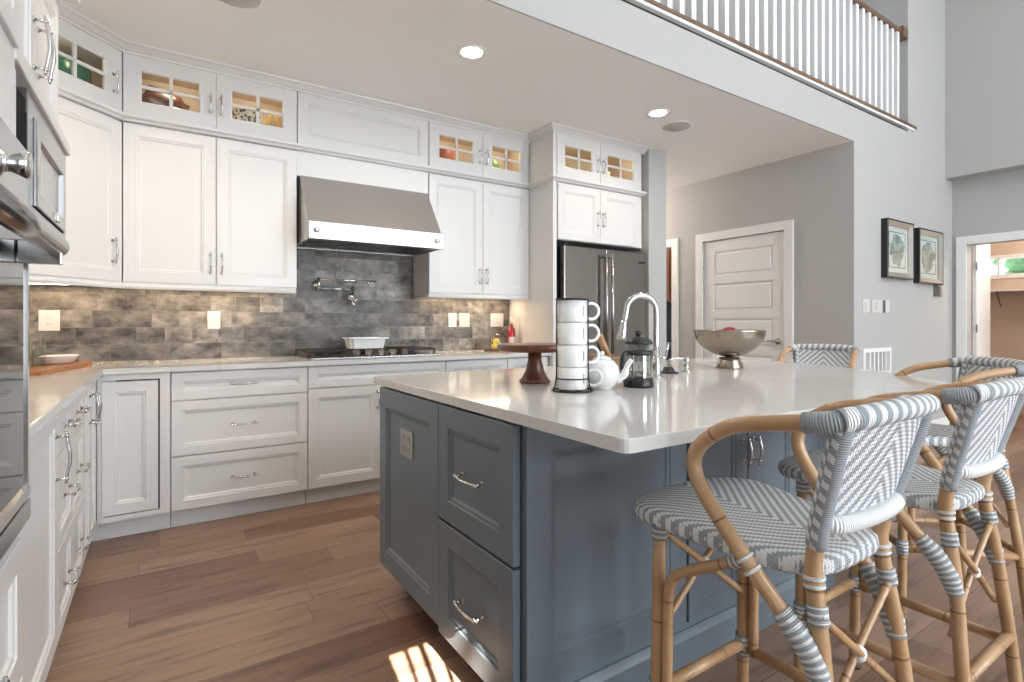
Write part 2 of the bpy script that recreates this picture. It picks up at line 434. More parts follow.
    def sphere(s, c, r, sc=(1, 1, 1), seg=16):
        M = Matrix.Translation(Vector(c)) @ Matrix.Diagonal((sc[0], sc[1], sc[2], 1))
        rr = bmesh.ops.create_uvsphere(s.bm, u_segments=seg, v_segments=max(6, seg // 2), radius=r, matrix=M)
        for f in {f for v in rr['verts'] for f in v.link_faces}: f.smooth = True
        return s
    def prism(s, poly, z0, z1, bev=0.0):
        A = [s.bm.verts.new((x, y, z0)) for x, y in poly]; B = [s.bm.verts.new((x, y, z1)) for x, y in poly]
        n = len(poly); fs = []
        for i in range(n): fs.append(s.face((A[i], A[(i + 1) % n], B[(i + 1) % n], B[i])))
        fs.append(s.face(list(reversed(A)))); top = s.face(B); fs.append(top)
        if bev:
            es = list(top.edges)
            bmesh.ops.bevel(s.bm, geom=es, offset=bev, segments=2, profile=0.5, affect='EDGES')
        return s
    def yprism(s, poly, x0, x1):
        """poly in (y,z), extruded along x"""
        s.rings([[Vector((x0, y, z)) for y, z in poly], [Vector((x1, y, z)) for y, z in poly]]); return s
    def sweep(s, prof, path):
        """profile (out, z) swept along XY path with mitres; out = right of travel"""
        n = len(path); L = []
        for i, p in enumerate(path):
            p = Vector(p)
            d0 = (p - Vector(path[i - 1])).normalized() if i > 0 else None
            d1 = (Vector(path[i + 1]) - p).normalized() if i < n - 1 else None
            n0 = Vector((d0.y, -d0.x)) if d0 else None; n1 = Vector((d1.y, -d1.x)) if d1 else None
            if n0 is None: m = n1
            elif n1 is None: m = n0
            else: m = (n0 + n1) / (1 + n0.dot(n1))
            L.append([Vector((p.x + m.x * o, p.y + m.y * o, z)) for o, z in prof])
        s.rings(L); return s
    def build(s, name, mat, parent=None, smooth=None, auto=False, ao=None):
        bmesh.ops.recalc_face_normals(s.bm, faces=s.bm.faces)
        org = Vector((0, 0, 0))
        if parent is not None: org = ORG.get(parent.name, Vector((0, 0, 0)))
        if org.length > 0:
            for v in s.bm.verts: v.co -= org
        me = bpy.data.meshes.new(name); s.bm.to_mesh(me); s.bm.free()
        me.materials.append(MATS[mat])
        if smooth: 
            for p in me.polygons: p.use_smooth = True
        o = bpy.data.objects.new(name, me); COL.objects.link(o)
        if parent is not None: o.parent = parent
        ORG[o.name] = org
        return o

def tag(o, label=None, cat=None, group=None, kind=None):
    if label: o['label'] = label
    if cat: o['category'] = cat
    if group: o['group'] = group
    if kind: o['kind'] = kind
    return o
def thing(name, label, cat, loc=(0, 0, 0), group=None, structure=False):
    e = bpy.data.objects.new(name, None); COL.objects.link(e); e.location = loc; e.empty_display_size = 0.1
    ORG[e.name] = Vector(loc)
    if structure: e['kind'] = 'structure'
    else: tag(e, label, cat, group)
    return e
def struct(name, mb, mat):
    o = mb.build(name, mat); o['kind'] = 'structure'; return o
def copy_tree(o, parent=None):
    c = o.copy(); COL.objects.link(c)
    if parent is not None: c.parent = parent
    for ch in [x for x in bpy.data.objects if x.parent == o]: copy_tree(ch, c)
    return c
X, Y, Z = Vector((1, 0, 0)), Vector((0, 1, 0)), Vector((0, 0, 1))
def lamp(name, kind, loc, energy, color, parent=None, rot=(0, 0, 0), **kw):
    d = bpy.data.lights.new(name, kind); d.energy = energy; d.color = color
    for k, v in kw.items(): setattr(d, k, v)
    o = bpy.data.objects.new(name, d); COL.objects.link(o)
    o.rotation_euler = rot
    if parent is not None: o.parent = parent; o.location = Vector(loc) - ORG.get(parent.name, Vector((0, 0, 0)))
    else: o.location = loc
    return o

# ------------------------------------------------------------------ room shell
CEIL = 2.745; HI = 5.7; XL = -0.885; YB = 4.095; YF = 2.264; XD = 5.07
struct('floor', MB().box(-1.1, 9.6, -4.7, 6.6, -0.1, 0.0), 'oak_floor')
struct('wall_left', MB().box(XL - 0.15, XL, -4.7, 6.6, 0.0, HI), 'wall_grey')
struct('wall_back', MB().box(XL, 3.69, YB, YB + 0.15, 0.0, CEIL), 'wall_warm')
struct('wall_partition', MB().box(3.70, 3.935, 3.37, 6.5, 0.0, CEIL), 'wall_grey')
struct('wall_hall_end', MB().box(3.935, XD, 6.3, 6.45, 0, CEIL), 'wall_warm')
# hall wall with a doorway and an opening
mb = MB()
T0, T1 = XD, XD + 0.13
mb.box(T0, T1, YF + 0.13, 2.885, 0, CEIL); mb.box(T0, T1, 2.885, 3.82, 2.055, CEIL); mb.box(T0, T1, 3.82, 4.25, 0, CEIL)
mb.box(T0, T1, 4.25, 5.35, 2.055, CEIL); mb.box(T0, T1, 5.35, 6.5, 0, CEIL)
struct('wall_hall', mb, 'wall_grey')
# picture wall (front face y = YF) with loft opening above
mb = MB()
mb.box(XD, 7.35, YF, YF + 0.13, 0, 3.04); mb.box(6.17, 7.35, YF, YF + 0.13, 3.04, HI)
struct('wall_front', mb, 'wall_grey')
struct('wall_fascia', MB().box(XL, XD, YF, YF + 0.012, CEIL, 3.04), 'wall_grey')
struct('ceiling', MB().box(XL, XD + 0.13, YF + 0.012, 6.5, CEIL, 3.04).box(XD + 0.13, 7.35, YF + 0.13, 6.5, CEIL, 3.04), 'ceiling_white')
struct('ceiling_high', MB().box(-1.1, 9.6, -4.7, 6.6, HI, HI + 0.1), 'ceiling_white')
# right wall: upper part stands proud of the lower part
mb = MB(); mb.box(7.11, 7.5, -4.7, YF, 2.715, HI)
struct('wall_right_upper', mb, 'wall_grey')
mb = MB()
mb.box(7.31, 7.44, 2.135, YF, 0, 2.715); mb.box(7.31, 7.44, 1.15, 2.135, 2.0, 2.715); mb.box(7.31, 7.44, -4.7, 1.15, 0, 2.715)
struct('wall_right', mb, 'wall_grey')
# mud room beyond the right-hand opening
mb = MB(); mb.box(9.0, 9.13, -0.2, 1.55, 0, 2.7); mb.box(9.0, 9.13, 1.55, 2.46, 0, 1.775); mb.box(9.0, 9.13, 1.55, 2.46, 1.975, 2.7); mb.box(9.0, 9.13, 2.46, 2.9, 0, 2.7)
struct('wall_mudroom', mb, 'wall_tan')
struct('wall_mudroom_side', MB().box(7.44, 9.13, 2.62, 2.75, 0, 2.7), 'wall_tan')
struct('wall_mudroom_end', MB().box(7.44, 9.13, -0.35, -0.2, 0, 2.7), 'wall_tan')
struct('ceiling_mudroom', MB().box(7.44, 9.13, -0.35, 2.75, 2.7, 2.75), 'ceiling_white')
# loft
struct('wall_loft_back', MB().box(XL, 6.3, 4.6, 4.75, 3.04, HI), 'wall_grey')
mb = MB(); mb.box(6.17, 6.3, YF + 0.13, 3.1, 3.04, HI); mb.box(6.17, 6.3, 3.1, 4.0, 5.2, HI); mb.box(6.17, 6.3, 4.0, 4.6, 3.04, HI)
struct('wall_loft_side', mb, 'wall_grey')
mb = MB(); mb.box(6.15, 6.17, 3.02, 3.1, 3.04, 5.28); mb.box(6.15, 6.17, 4.0, 4.08, 3.04, 5.28); mb.box(6.15, 6.17, 3.1, 4.0, 5.2, 5.28)
struct('trim_loft_door', mb, 'trim_white')
struct('trim_loft_edge', MB().box(1.0, 6.168, YF - 0.012, YF + 0.02, 3.070, 3.092).box(6.168, 6.30, YF - 0.012, YF, 3.070, 3.092), 'trim_white')
# rear of the living room, behind the camera: wall with a small high opening that lets one patch of sun in
PX0, PX1 = 0.60, 0.86; PY0, PY1 = 1.43, 1.92
k = (4.5 + 1.63) ; sx = -SUN_DIR.x / SUN_DIR.y * -1
def back_hit(x, y):
    t = (y + 4.55) / -SUN_DIR.y; return (x + SUN_DIR.x * t, SUN_DIR.z * t)
h00 = back_hit(PX0, PY0); h11 = back_hit(PX1, PY1)
hx0, hx1 = min(h00[0], h11[0]), max(h00[0], h11[0]); hz0, hz1 = min(h00[1], h11[1]), max(h00[1], h11[1])
mb = MB()
mb.box(-1.1, hx0, -4.7, -4.5, 0, HI); mb.box(hx1, 9.6, -4.7, -4.5, 0, HI)
mb.box(hx0, hx1, -4.7, -4.5, 0, hz0); mb.box(hx0, hx1, -4.7, -4.5, hz1, HI)
struct('wall_rear', mb, 'wall_grey')
# unseen branches added outside that opening to stripe the sun patch
br = MB(); ox, oz = -0.12 * 0.60, 0.70 * 0.60
bX = lambda f: hx0 + (hx1 - hx0) * f + ox
bZ = lambda f: hz0 + (hz1 - hz0) * f + oz
for (ax, az, bx, bz, r) in ((0.02, -0.4, 0.42, 1.3, 0.010), (0.25, -0.4, 0.72, 1.3, 0.013), (0.50, -0.4, 1.05, 1.3, 0.010)):
    br.tube([(bX(ax), -5.2, bZ(az)), (bX((ax + bx) / 2) + 0.01, -5.22, bZ((az + bz) / 2)), (bX(bx), -5.2, bZ(bz))], r, seg=6, smooth=4)
rb = random.Random(5)
for k in range(26):
    br.sphere((bX(rb.uniform(-0.1, 1.1)), -5.2, bZ(rb.choice((rb.uniform(0.86, 1.05), rb.uniform(0.9, 1.1))))), rb.uniform(0.012, 0.03), (1, 0.4, 0.8), seg=6)
br.tube([(bX(1.6), -5.25, bZ(-1.5)), (bX(0.9), -5.22, bZ(-0.45)), (bX(0.0), -5.2, bZ(-0.4))], 0.03, seg=6, smooth=4)
br.tube([(bX(1.6), -5.25, 0.0), (bX(1.6), -5.25, bZ(-1.5))], 0.05, seg=6)
tag(br.build('shadow_branches', 'bark'), 'unseen branches added outside the high rear opening to stripe the sun patch', 'shadow_branches')

def bright_window(n, x0, x1, z0, z1, y=-4.5, cols=2, rows=3):
    e = thing('window_%d' % n, '', '', ((x0 + x1) / 2, y, z0), structure=True)
    f = MB(); f.box(x0 - 0.09, x1 + 0.09, y, y + 0.03, z0 - 0.09, z0); f.box(x0 - 0.09, x1 + 0.09, y, y + 0.03, z1, z1 + 0.09)
    f.box(x0 - 0.09, x0, y, y + 0.03, z0, z1); f.box(x1, x1 + 0.09, y, y + 0.03, z0, z1)
    for i in range(1, cols): xx = x0 + (x1 - x0) * i / cols; f.box(xx - 0.02, xx + 0.02, y + 0.006, y + 0.025, z0, z1)
    for i in range(1, rows): zz = z0 + (z1 - z0) * i / rows; f.box(x0, x1, y + 0.006, y + 0.025, zz - 0.015, zz + 0.015)
    f.build('window_frame', 'trim_white', e)
    MB().box(x0, x1, y + 0.001, y + 0.006, z0, z1).build('window_pane', 'window_sky', e)
bright_window(2, 0.9, 3.1, 0.5, 2.5); bright_window(3, 3.8, 6.0, 0.5, 2.5)
bright_window(4, 1.6, 3.1, 3.1, 4.9); bright_window(5, 3.8, 6.0, 3.1, 4.9)

# base trim
struct('baseboard_front', MB().box(XD, 7.31, YF - 0.015, YF, 0, 0.13), 'trim_white')
struct('baseboard_hall', MB().box(XD - 0.015, XD, YF + 0.0, 2.80, 0, 0.13), 'trim_white')

# casing and door in the hall wall
def casing(name, x, y0, y1, z1, w=0.09, t=0.02):
    m = MB()
    for (a, b, c, d) in ((y0 - w, y0, 0, z1 + w), (y1, y1 + w, 0, z1 + w), (y0, y1, z1, z1 + w)):
        m.box(x - t, x, a, b, c, d, 0.004)
    return struct(name, m, 'trim_white')
casing('trim_1', XD, 2.885, 3.82, 2.055)
casing('trim_2', XD, 4.25, 5.35, 2.055)
casing('trim_3', 7.31, 1.15, 2.135, 2.0)
d = thing('door_1', '', '', (XD + 0.02, 3.35, 0), structure=True)
mb = MB()
dw0, dw1, dz = 2.89, 3.815, 2.05
ph = [(0.14, 0.44), (0.52, 0.82), (0.90, 1.20), (1.28, 1.58), (1.66, 1.93)]
mb.box(XD + 0.03, XD + 0.055, dw0, dw1, 0.005, dz)
# stiles and rails
mb.box(XD + 0.012, XD + 0.03, dw0, dw0 + 0.12, 0.005, dz); mb.box(XD + 0.012, XD + 0.03, dw1 - 0.12, dw1, 0.005, dz)
zz = 0.005
for a, b in ph:
    mb.box(XD + 0.012, XD + 0.03, dw0 + 0.12, dw1 - 0.12, zz, a); zz = b
mb.box(XD + 0.012, XD + 0.03, dw0 + 0.12, dw1 - 0.12, zz, dz)
for a, b in ph:
    mb.nested(V(XD + 0.03, dw1 - 0.12, a), V(0, -1, 0), V(-1, 0, 0), dw1 - dw0 - 0.24, b - a, [(0.0, 0.0), (0.0, 0.004), (0.022, 0.004), (0.035, 0.014), (0.05, 0.014)])
mb.build('door_leaf', 'trim_white', d)
mb = MB(); mb.lathe([(0.0, 0), (0.03, 0), (0.03, -0.008), (0.012, -0.012), (0.012, -0.05), (0, -0.05)], (XD + 0.012, 2.96, 0.97), axis='x')
mb.tube([(XD - 0.035, 2.955, 0.97), (XD - 0.04, 3.02, 0.975), (XD - 0.035, 3.09, 0.965)], [0.011, 0.010, 0.008], smooth=4)
mb.build('door_handle', 'steel_dark', d)
for z in (0.25, 1.05, 1.8):
    MB().tube([(XD + 0.005, dw1 + 0.004, z - 0.05), (XD + 0.005, dw1 + 0.004, z + 0.05)], 0.008).build('door_hinge', 'nickel', d)
# open door leaf in the mud room
d = thing('door_2', '', '', (7.45, 2.12, 0), structure=True)
mb = MB(); mb.box(7.46, 7.90, 2.095, 2.13, 0.01, 2.12)
mb.nested(V(7.56, 2.095, 1.15), V(1, 0, 0), V(0, -1, 0), 0.26, 0.7, [(0.0, -0.002), (0.0, 0.002), (0.02, -0.006 + 0.008), (0.04, 0.006)])
mb.build('door_leaf', 'trim_white', d)
for z in (0.3, 1.09, 1.77): MB().box(7.44, 7.462, 2.085, 2.096, z - 0.045, z + 0.045).build('door_hinge', 'steel_dark', d)

# mud room window, shelf and view
w = thing('window_1', '', '', (9.0, 2.0, 1.775), structure=True)
mb = MB(); mb.box(8.985, 9.0, 1.45, 2.50, 1.72, 1.775); mb.box(8.985, 9.0, 1.45, 2.50, 1.975, 2.02); mb.box(8.985, 9.02, 2.44, 2.50, 1.775, 1.975); mb.box(9.02, 9.04, 2.30, 2.325, 1.775, 1.975)
mb.build('window_frame', 'trim_white', w)
MB().box(9.06, 9.065, 1.55, 2.46, 1.775, 1.975).build('window_pane', 'pane_glass', w)
h = MB(); rnd = random.Random(3)
for i in range(260):
    c = V(11.5 + rnd.uniform(-0.4, 0.4), rnd.uniform(0.2, 4.5), rnd.uniform(0.3, 3.2)); h.sphere(c, rnd.uniform(0.08, 0.2), (1, 1, 0.8), seg=6)
tag(h.build('hedge', 'weathered_leaf'), 'leafy green hedge outside the small window of the far room', 'hedge', kind='stuff')
lamp('mudroom_lamp', 'POINT', (8.1, 1.2, 2.45), 34, (1.0, 0.86, 0.72), shadow_soft_size=0.15)
s_ = thing('wall_shelf', 'thin white closet shelf with slanted bracket on the tan far room wall', 'shelf', (8.98, 1.9, 1.5))
MB().box(8.70, 8.998, 0.9, 2.44, 1.545, 1.56).build('shelf_board', 'trim_white', s_)
for yy in (1.25, 2.28): MB().tube([(8.99, yy, 1.36), (8.74, yy - 0.02, 1.545)], 0.006).build('bracket', 'slot_dark', s_)

# ------------------------------------------------------------------ loft railing
r = thing('loft_railing', 'white baluster railing with brown wooden handrail along the loft edge', 'railing', (4.0, YF, 3.09))
MB().box(1.6, 6.168, YF - 0.02, YF + 0.10, 3.092, 3.118, 0.004).box(6.166, 6.33, YF - 0.02, YF - 0.001, 3.092, 3.118).build('base_cap', 'rail_wood', r)
mb = MB(); mb.box(1.6, 6.10, YF + 0.01, YF + 0.07, 3.985, 4.035, 0.012)
mb.build('handrail', 'rail_wood', r)
MB().box(6.05, 6.17, YF - 0.005, YF + 0.085, 3.955, 4.06, 0.008).build('rail_end_block', 'rail_wood', r)
b0 = None
for i in range(32):
    x = 6.0 - 0.118 * i
    if b0 is None:
        b0 = MB().box(x - 0.023, x + 0.023, YF + 0.017, YF + 0.063, 3.118, 3.986).build('baluster', 'trim_white', r)
    else:
        c = b0.copy(); COL.objects.link(c); c.parent = r; c.location = (-0.118 * i, 0, 0)

# ------------------------------------------------------------------ ceiling lights, speakers
def downlight(x, y, label):
    e = thing('recessed_light', label, 'light', (x, y, CEIL), 'recessed lights in the kitchen ceiling')
    MB().lathe([(0.062, -0.002), (0.088, -0.006), (0.090, 0.0), (0.062, 0.0)], (x, y, CEIL), closed=True).build('trim_ring', 'trim_white', e)
    MB().lathe([(0.0, -0.0015), (0.064, -0.0015), (0.064, 0.0), (0, 0.0)], (x, y, CEIL)).build('lens', 'lamp_glow', e)
    lamp('bulb', 'SPOT', (x, y, CEIL - 0.02), DOWN_W, (1.0, 0.84, 0.66), e, spot_size=math.radians(150), spot_blend=0.6, shadow_soft_size=0.06)
downlight(1.53, 2.76, 'bright round recessed ceiling light above the end of the range hood')
downlight(3.155, 2.78, 'bright round recessed ceiling light beside the flat ceiling speaker before the fridge')
e = thing('recessed_light', 'unseen fill light added over the aisle beside the oven tower', 'light', (0.05, 2.76, CEIL), 'recessed lights in the kitchen ceiling')
MB().lathe([(0.062, -0.002), (0.088, -0.006), (0.090, 0.0), (0.062, 0.0)], (0.05, 2.76, CEIL), closed=True).build('trim_ring', 'trim_white', e)
MB().lathe([(0.0, -0.0015), (0.064, -0.0015), (0.064, 0.0), (0, 0.0)], (0.05, 2.76, CEIL)).build('lens', 'lamp_glow', e)
lamp('bulb', 'SPOT', (0.05, 2.76, CEIL - 0.02), 34, (1.0, 0.84, 0.66), e, spot_size=math.radians(150), spot_blend=0.6, shadow_soft_size=0.06)  # unseen extra downlight added to brighten and warm the left cabinets
def speaker(x, y, label):
    e = thing('ceiling_speaker', label, 'speaker', (x, y, CEIL), 'ceiling speakers')
    MB().lathe([(0.0, -0.006), (0.110, -0.006), (0.115, 0.0), (0.0, 0.0)], (x, y, CEIL)).build('grille', 'mesh_grey', e)
    MB().lathe([(0.111, -0.008), (0.122, -0.007), (0.124, 0.0), (0.111, 0.0)], (x, y, CEIL), closed=True).build('rim', 'ceiling_white', e)
for hx, hy, where in ((0.6, 1.0, 'over the drawer end of the island'), (3.0, 1.0, 'over the bowed end of the island'), (5.6, 1.0, 'before the framed pictures'), (0.8, -1.6, 'at the left rear of the living room'), (3.2, -1.6, 'in the middle of the living room'), (5.6, -1.6, 'at the right rear of the living room')):  # six unseen floods added as fill, for bounce off floor and island
    e = thing('recessed_light', 'unseen fill light added to the high ceiling ' + where, 'light', (hx, hy, HI), 'fill lights added to the high ceiling')
    MB().lathe([(0.072, -0.002), (0.10, -0.006), (0.102, 0.0), (0.072, 0.0)], (hx, hy, HI), closed=True).build('trim_ring', 'trim_white', e)
    MB().lathe([(0.0, -0.0015), (0.074, -0.0015), (0.074, 0.0), (0, 0.0)], (hx, hy, HI)).build('lens', 'lamp_glow', e)
    lamp('bulb', 'SPOT', (hx, hy, HI - 0.02), FLOOD_W, (1.0, 0.88, 0.74), e, spot_size=math.radians(140), spot_blend=0.8, shadow_soft_size=0.07)
speaker(3.49, 2.885, 'round grey ceiling speaker next to the recessed light by the fridge')
speaker(0.300, 2.90, 'round grey ceiling speaker cut by the top edge above the left cabinets')

# ------------------------------------------------------------------ cabinet helpers
def pull(mb, c, axis, n, L=0.13):
    """arched bar pull, centre c on the surface"""
    a = axis; h = L / 2
    for sgn in (-1, 1):
        p = c + a * (sgn * (h - 0.012))
        mb.tube([p, p + n * 0.004], 0.009, seg=10); mb.tube([p + n * 0.003, p + n * 0.028], 0.0045, seg=8)
        mb.sphere(p + n * 0.028, 0.0075, seg=8)
    pts = [c + a * (-h - 0.004) + n * 0.026, c + a * (-h * 0.6) + n * 0.031, c + n * 0.037, c + a * (h * 0.6) + n * 0.031, c + a * (h + 0.004) + n * 0.026]
    mb.tube(pts, [0.0040, 0.0048, 0.0055, 0.0048, 0.0040], seg=8, smooth=4)
def front(parent, name, O, u, n, w, h, mat, fw=0.058, t=0.02, handle=None, hl=0.13, hmat='nickel', g=0.0015, raised=True, label=None):
    """recessed-panel door or drawer front. handle: list of (fu, fz, 'v'/'h') in metres from O"""
    O2 = O + u * g + Z * g; w2, h2 = w - 2 * g, h - 2 * g
    mb = MB()
    mb.nested(O2, u, n, w2, h2, [(0, 0), (0, t - 0.002), (0.002, t), (fw, t), (fw + 0.004, t - 0.004), (fw + 0.012, t - 0.005), (fw + 0.018, t - 0.011), (fw + 0.024, t - 0.012)])
    o = mb.build(name, mat, parent)
    if label: o['label'] = label
    for (fu, fz, k) in (handle or []):
        hb = MB(); pull(hb, O + u * fu + Z * fz + n * t, Z if k == 'v' else u, n, hl)
        hb.build('handle', hmat, o)
    return o
def glazed(parent, O, u, n, w, h, mat, iu=0.088, iv=0.088, t=0.02, handle=None, g=0.0015):
    O2 = O + u * g + Z * g; w2, h2 = w - 2 * g, h - 2 * g
    mb = MB(); e = 0.006
    mb.nested2(O2, u, n, w2, h2, [(0, 0, 0), (0, 0, t - 0.002), (0.002, 0.002, t), (iu - e, iv - e, t), (iu, iv, t - 0.006), (iu, iv, 0)])
    mw = 0.018
    mb.obox(O2 + u * (w2 / 2 - mw / 2) + Z * iv + n * 0.004, u, Z, n, mw, h2 - 2 * iv, t - 0.008)
    mb.obox(O2 + u * iu + Z * (h2 / 2 - mw / 2) + n * 0.004, u, Z, n, w2 - 2 * iu, mw, t - 0.008)
    o = mb.build('door', mat, parent)
    MB().obox(O2 + u * iu + Z * iv + n * 0.005, u, Z, n, w2 - 2 * iu, h2 - 2 * iv, 0.003).build('glass_pane', 'pane_glass', o)
    for (fu, fz, k) in (handle or []):
        hb = MB(); pull(hb, O + u * fu + Z * fz + n * t, Z if k == 'v' else u, n, 0.12); hb.build('handle', 'nickel', o)
    return o
def open_body(parent, x0, x1, y0, y1, z0, z1, mat, t=0.018, shelf=None, divider=None):
    mb = MB(); mb.box(x0, x1, y0, y1, z0, z0 + t); mb.box(x0, x1, y0, y1, z1 - t, z1)
    mb.box(x0, x0 + t, y0, y1, z0 + t, z1 - t); mb.box(x1 - t, x1, y0, y1, z0 + t, z1 - t); mb.box(x0 + t, x1 - t, y1 - 0.008, y1, z0 + t, z1 - t)
    mb.build('body', mat, parent)
    li = MB(); e = 0.002
    li.box(x0 + t, x1 - t, y0 + 0.02, y1 - 0.008, z0 + t, z0 + t + e); li.box(x0 + t, x1 - t, y0 + 0.02, y1 - 0.008, z1 - t - e, z1 - t)
    li.box(x0 + t, x0 + t + e, y0 + 0.02, y1 - 0.008, z0 + t, z1 - t); li.box(x1 - t - e, x1 - t, y0 + 0.02, y1 - 0.008, z0 + t, z1 - t)
    li.box(x0 + t, x1 - t, y1 - 0.008 - e, y1 - 0.008, z0 + t, z1 - t)
    li.build('lining', 'maple', parent)
nY = V(0, -1, 0)
WP = 'white_paint'

# ---- base cabinets, back run
FB = 3.512   # body front; door faces at 3.492
ZT, ZD1, ZD2, ZD3 = 0.105, 0.405, 0.715, 0.876
def base_unit(x0, x1, label):
    e = thing('base_cabinet', label, 'cabinet', ((x0 + x1) / 2, 3.8, 0), 'white base cabinets along the tiled wall')
    MB().box(x0 + 0.001, x1 - 0.001, FB, YB - 0.012, ZT, 0.883).build('body', WP, e)
    MB().box(x0 + 0.001, x1 - 0.001, FB + 0.05, FB + 0.07, 0, ZT).build('toe_kick', WP, e)
    return e
# corner unit: door with a dark reveal
e = thing('corner_base_cabinet', 'white corner base cabinet with an inset door left of the three drawers', 'cabinet', (-0.12, 3.8, 0))
MB().box(-0.255, 0.043, FB, YB - 0.012, ZT, 0.883).build('body', WP, e)
MB().box(-0.36, 0.043, FB + 0.05, FB + 0.07, 0, ZT).build('toe_kick', WP, e)
fr = MB(); fr.nested2(V(-0.255, FB, ZT + 0.002), X, nY, 0.297, 0.776, [(0, 0, 0), (0, 0, 0.02), (0.045, 0.042, 0.02), (0.045, 0.042, 0)]); 
# asymmetric frame: keep only right stile / rails
fr.bm.free(); fr = MB(); fr.box(-0.255, 0.042, FB - 0.02, FB, ZT + 0.002, 0.135); fr.box(-0.255, 0.042, FB - 0.02, FB, 0.848, 0.881); fr.box(-0.006, 0.042, FB - 0.02, FB, 0.135, 0.848); fr.box(-0.278, -0.25, FB - 0.012, FB, 0.106, 0.881)
fr.build('face_frame', WP, e)
MB().box(-0.20, -0.004, FB - 0.002, FB - 0.0005, 0.136, 0.847).build('reveal', 'dark_gap', e)  # near-black sheet stands in for the shadow in the door gap
front(e, 'door', V(-0.262, FB - 0.001, 0.138), X, nY, 0.250, 0.704, WP, fw=0.055)

def drawers(e, x0, x1, rows, two=False):
    for i, (a, b) in enumerate(rows):
        front(e, 'drawer', V(x0, FB, a), X, nY, x1 - x0, b - a, WP, fw=0.05, handle=[((x1 - x0) / 2, (b - a) / 2, 'h')], hl=0.14)
e = base_unit(0.045, 0.766, 'white base cabinet with three stacked drawers left of the cooktop cabinet')
drawers(e, 0.045, 0.766, [(ZT + 0.002, ZD1), (ZD1 + 0.004, ZD2), (ZD2 + 0.004, ZD3)])
e = base_unit(0.768, 1.719, 'white base cabinet with a door pair directly under the gas cooktop')
front(e, 'drawer', V(0.768, FB, ZD2 + 0.024), X, nY, 0.951, ZD3 - ZD2 - 0.024, WP, fw=0.05)
front(e, 'door', V(0.768, FB, ZT + 0.002), X, nY, 0.474, ZD2 + 0.018 - ZT, WP, handle=[(0.445, 0.53, 'v')])
front(e, 'door', V(1.244, FB, ZT + 0.002), X, nY, 0.474, ZD2 + 0.018 - ZT, WP, handle=[(0.03, 0.53, 'v')])
e = base_unit(1.721, 2.253, 'white base cabinet right of the cooktop, behind the cake stand')
drawers(e, 1.721, 2.253, [(ZT + 0.002, ZD1), (ZD1 + 0.004, ZD2), (ZD2 + 0.004, ZD3)])
e = base_unit(2.255, 2.652, 'narrow white base cabinet against the tall fridge panel')
drawers(e, 2.255, 2.652, [(ZD2 + 0.004, ZD3)])
front(e, 'door', V(2.255, FB, ZT + 0.002), X, nY, 0.397, ZD2 - ZT, WP, handle=[(0.36, 0.53, 'v')])

# ---- base cabinets, left run (front faces +x at x=-0.28)
FL = -0.30
nX = V(1, 0, 0)
def left_unit(y0, y1, label, nm='base_cabinet'):
    e = thing(nm, label, 'cabinet', (-0.6, (y0 + y1) / 2, 0), 'white base cabinets along the left wall')
    MB().box(XL + 0.012, FL, y0 + 0.001, y1 - 0.001, ZT, 0.883).build('body', WP, e)
    MB().box(FL - 0.05, FL - 0.03 + 0.02, y0 + 0.001, y1 - 0.001, 0, ZT).build('toe_kick', WP, e)
    return e
e = left_unit(1.612, 2.26, 'white base cabinet with one tall door beside the oven tower')
front(e, 'door', V(FL, 1.66, ZT + 0.002), Y, nX, 0.598, 0.770, WP, handle=[(0.545, 0.615, 'v')], hl=0.16)
for y0, y1, lb in ((2.26, 2.60, 'narrow white three-drawer base cabinet, nearer of two on the left wall'), (2.60, 2.94, 'narrow white three-drawer base cabinet, farther of two on the left wall')):
    e = left_unit(y0, y1, lb)
    for a, b in ((ZT + 0.002, ZD1), (ZD1 + 0.004, ZD2), (ZD2 + 0.004, ZD3)):
        front(e, 'drawer', V(FL, y0, a), Y, nX, y1 - y0, b - a, WP, fw=0.045, handle=[((y1 - y0) / 2, (b - a) / 2, 'h')], hl=0.14)
e = left_unit(2.94, 3.51, 'white base cabinet with a door pair in the left corner')
for y0, hh in ((2.94, 0.215), (3.20, 0.04)):
    front(e, 'door', V(FL, y0, ZT + 0.002), Y, nX, 0.258 if y0 < 3 else 0.285, 0.770, WP, fw=0.045, handle=[(hh, 0.64, 'v')], hl=0.15)

# ---- counter, L-shaped
def round_poly(pts):
    return pts
mb = MB(); mb.prism([(XL + 0.012, 1.612), (-0.252, 1.612), (-0.252, 3.46), (2.652, 3.46), (2.652, YB - 0.013), (XL + 0.012, YB - 0.013)], 0.884, 0.914, 0.004)
tag(mb.build('countertop', 'quartz'), 'pale quartz worktop running round the corner along the tiled wall', 'countertop')
struct('wall_backsplash', MB().box(XL + 0.011, 2.65, YB - 0.010, YB, 0.914, 2.12), 'slate_tile')
struct('wall_backsplash_left', MB().box(XL, XL + 0.010, 1.612, YB - 0.010, 0.914, 1.45), 'slate_tile')

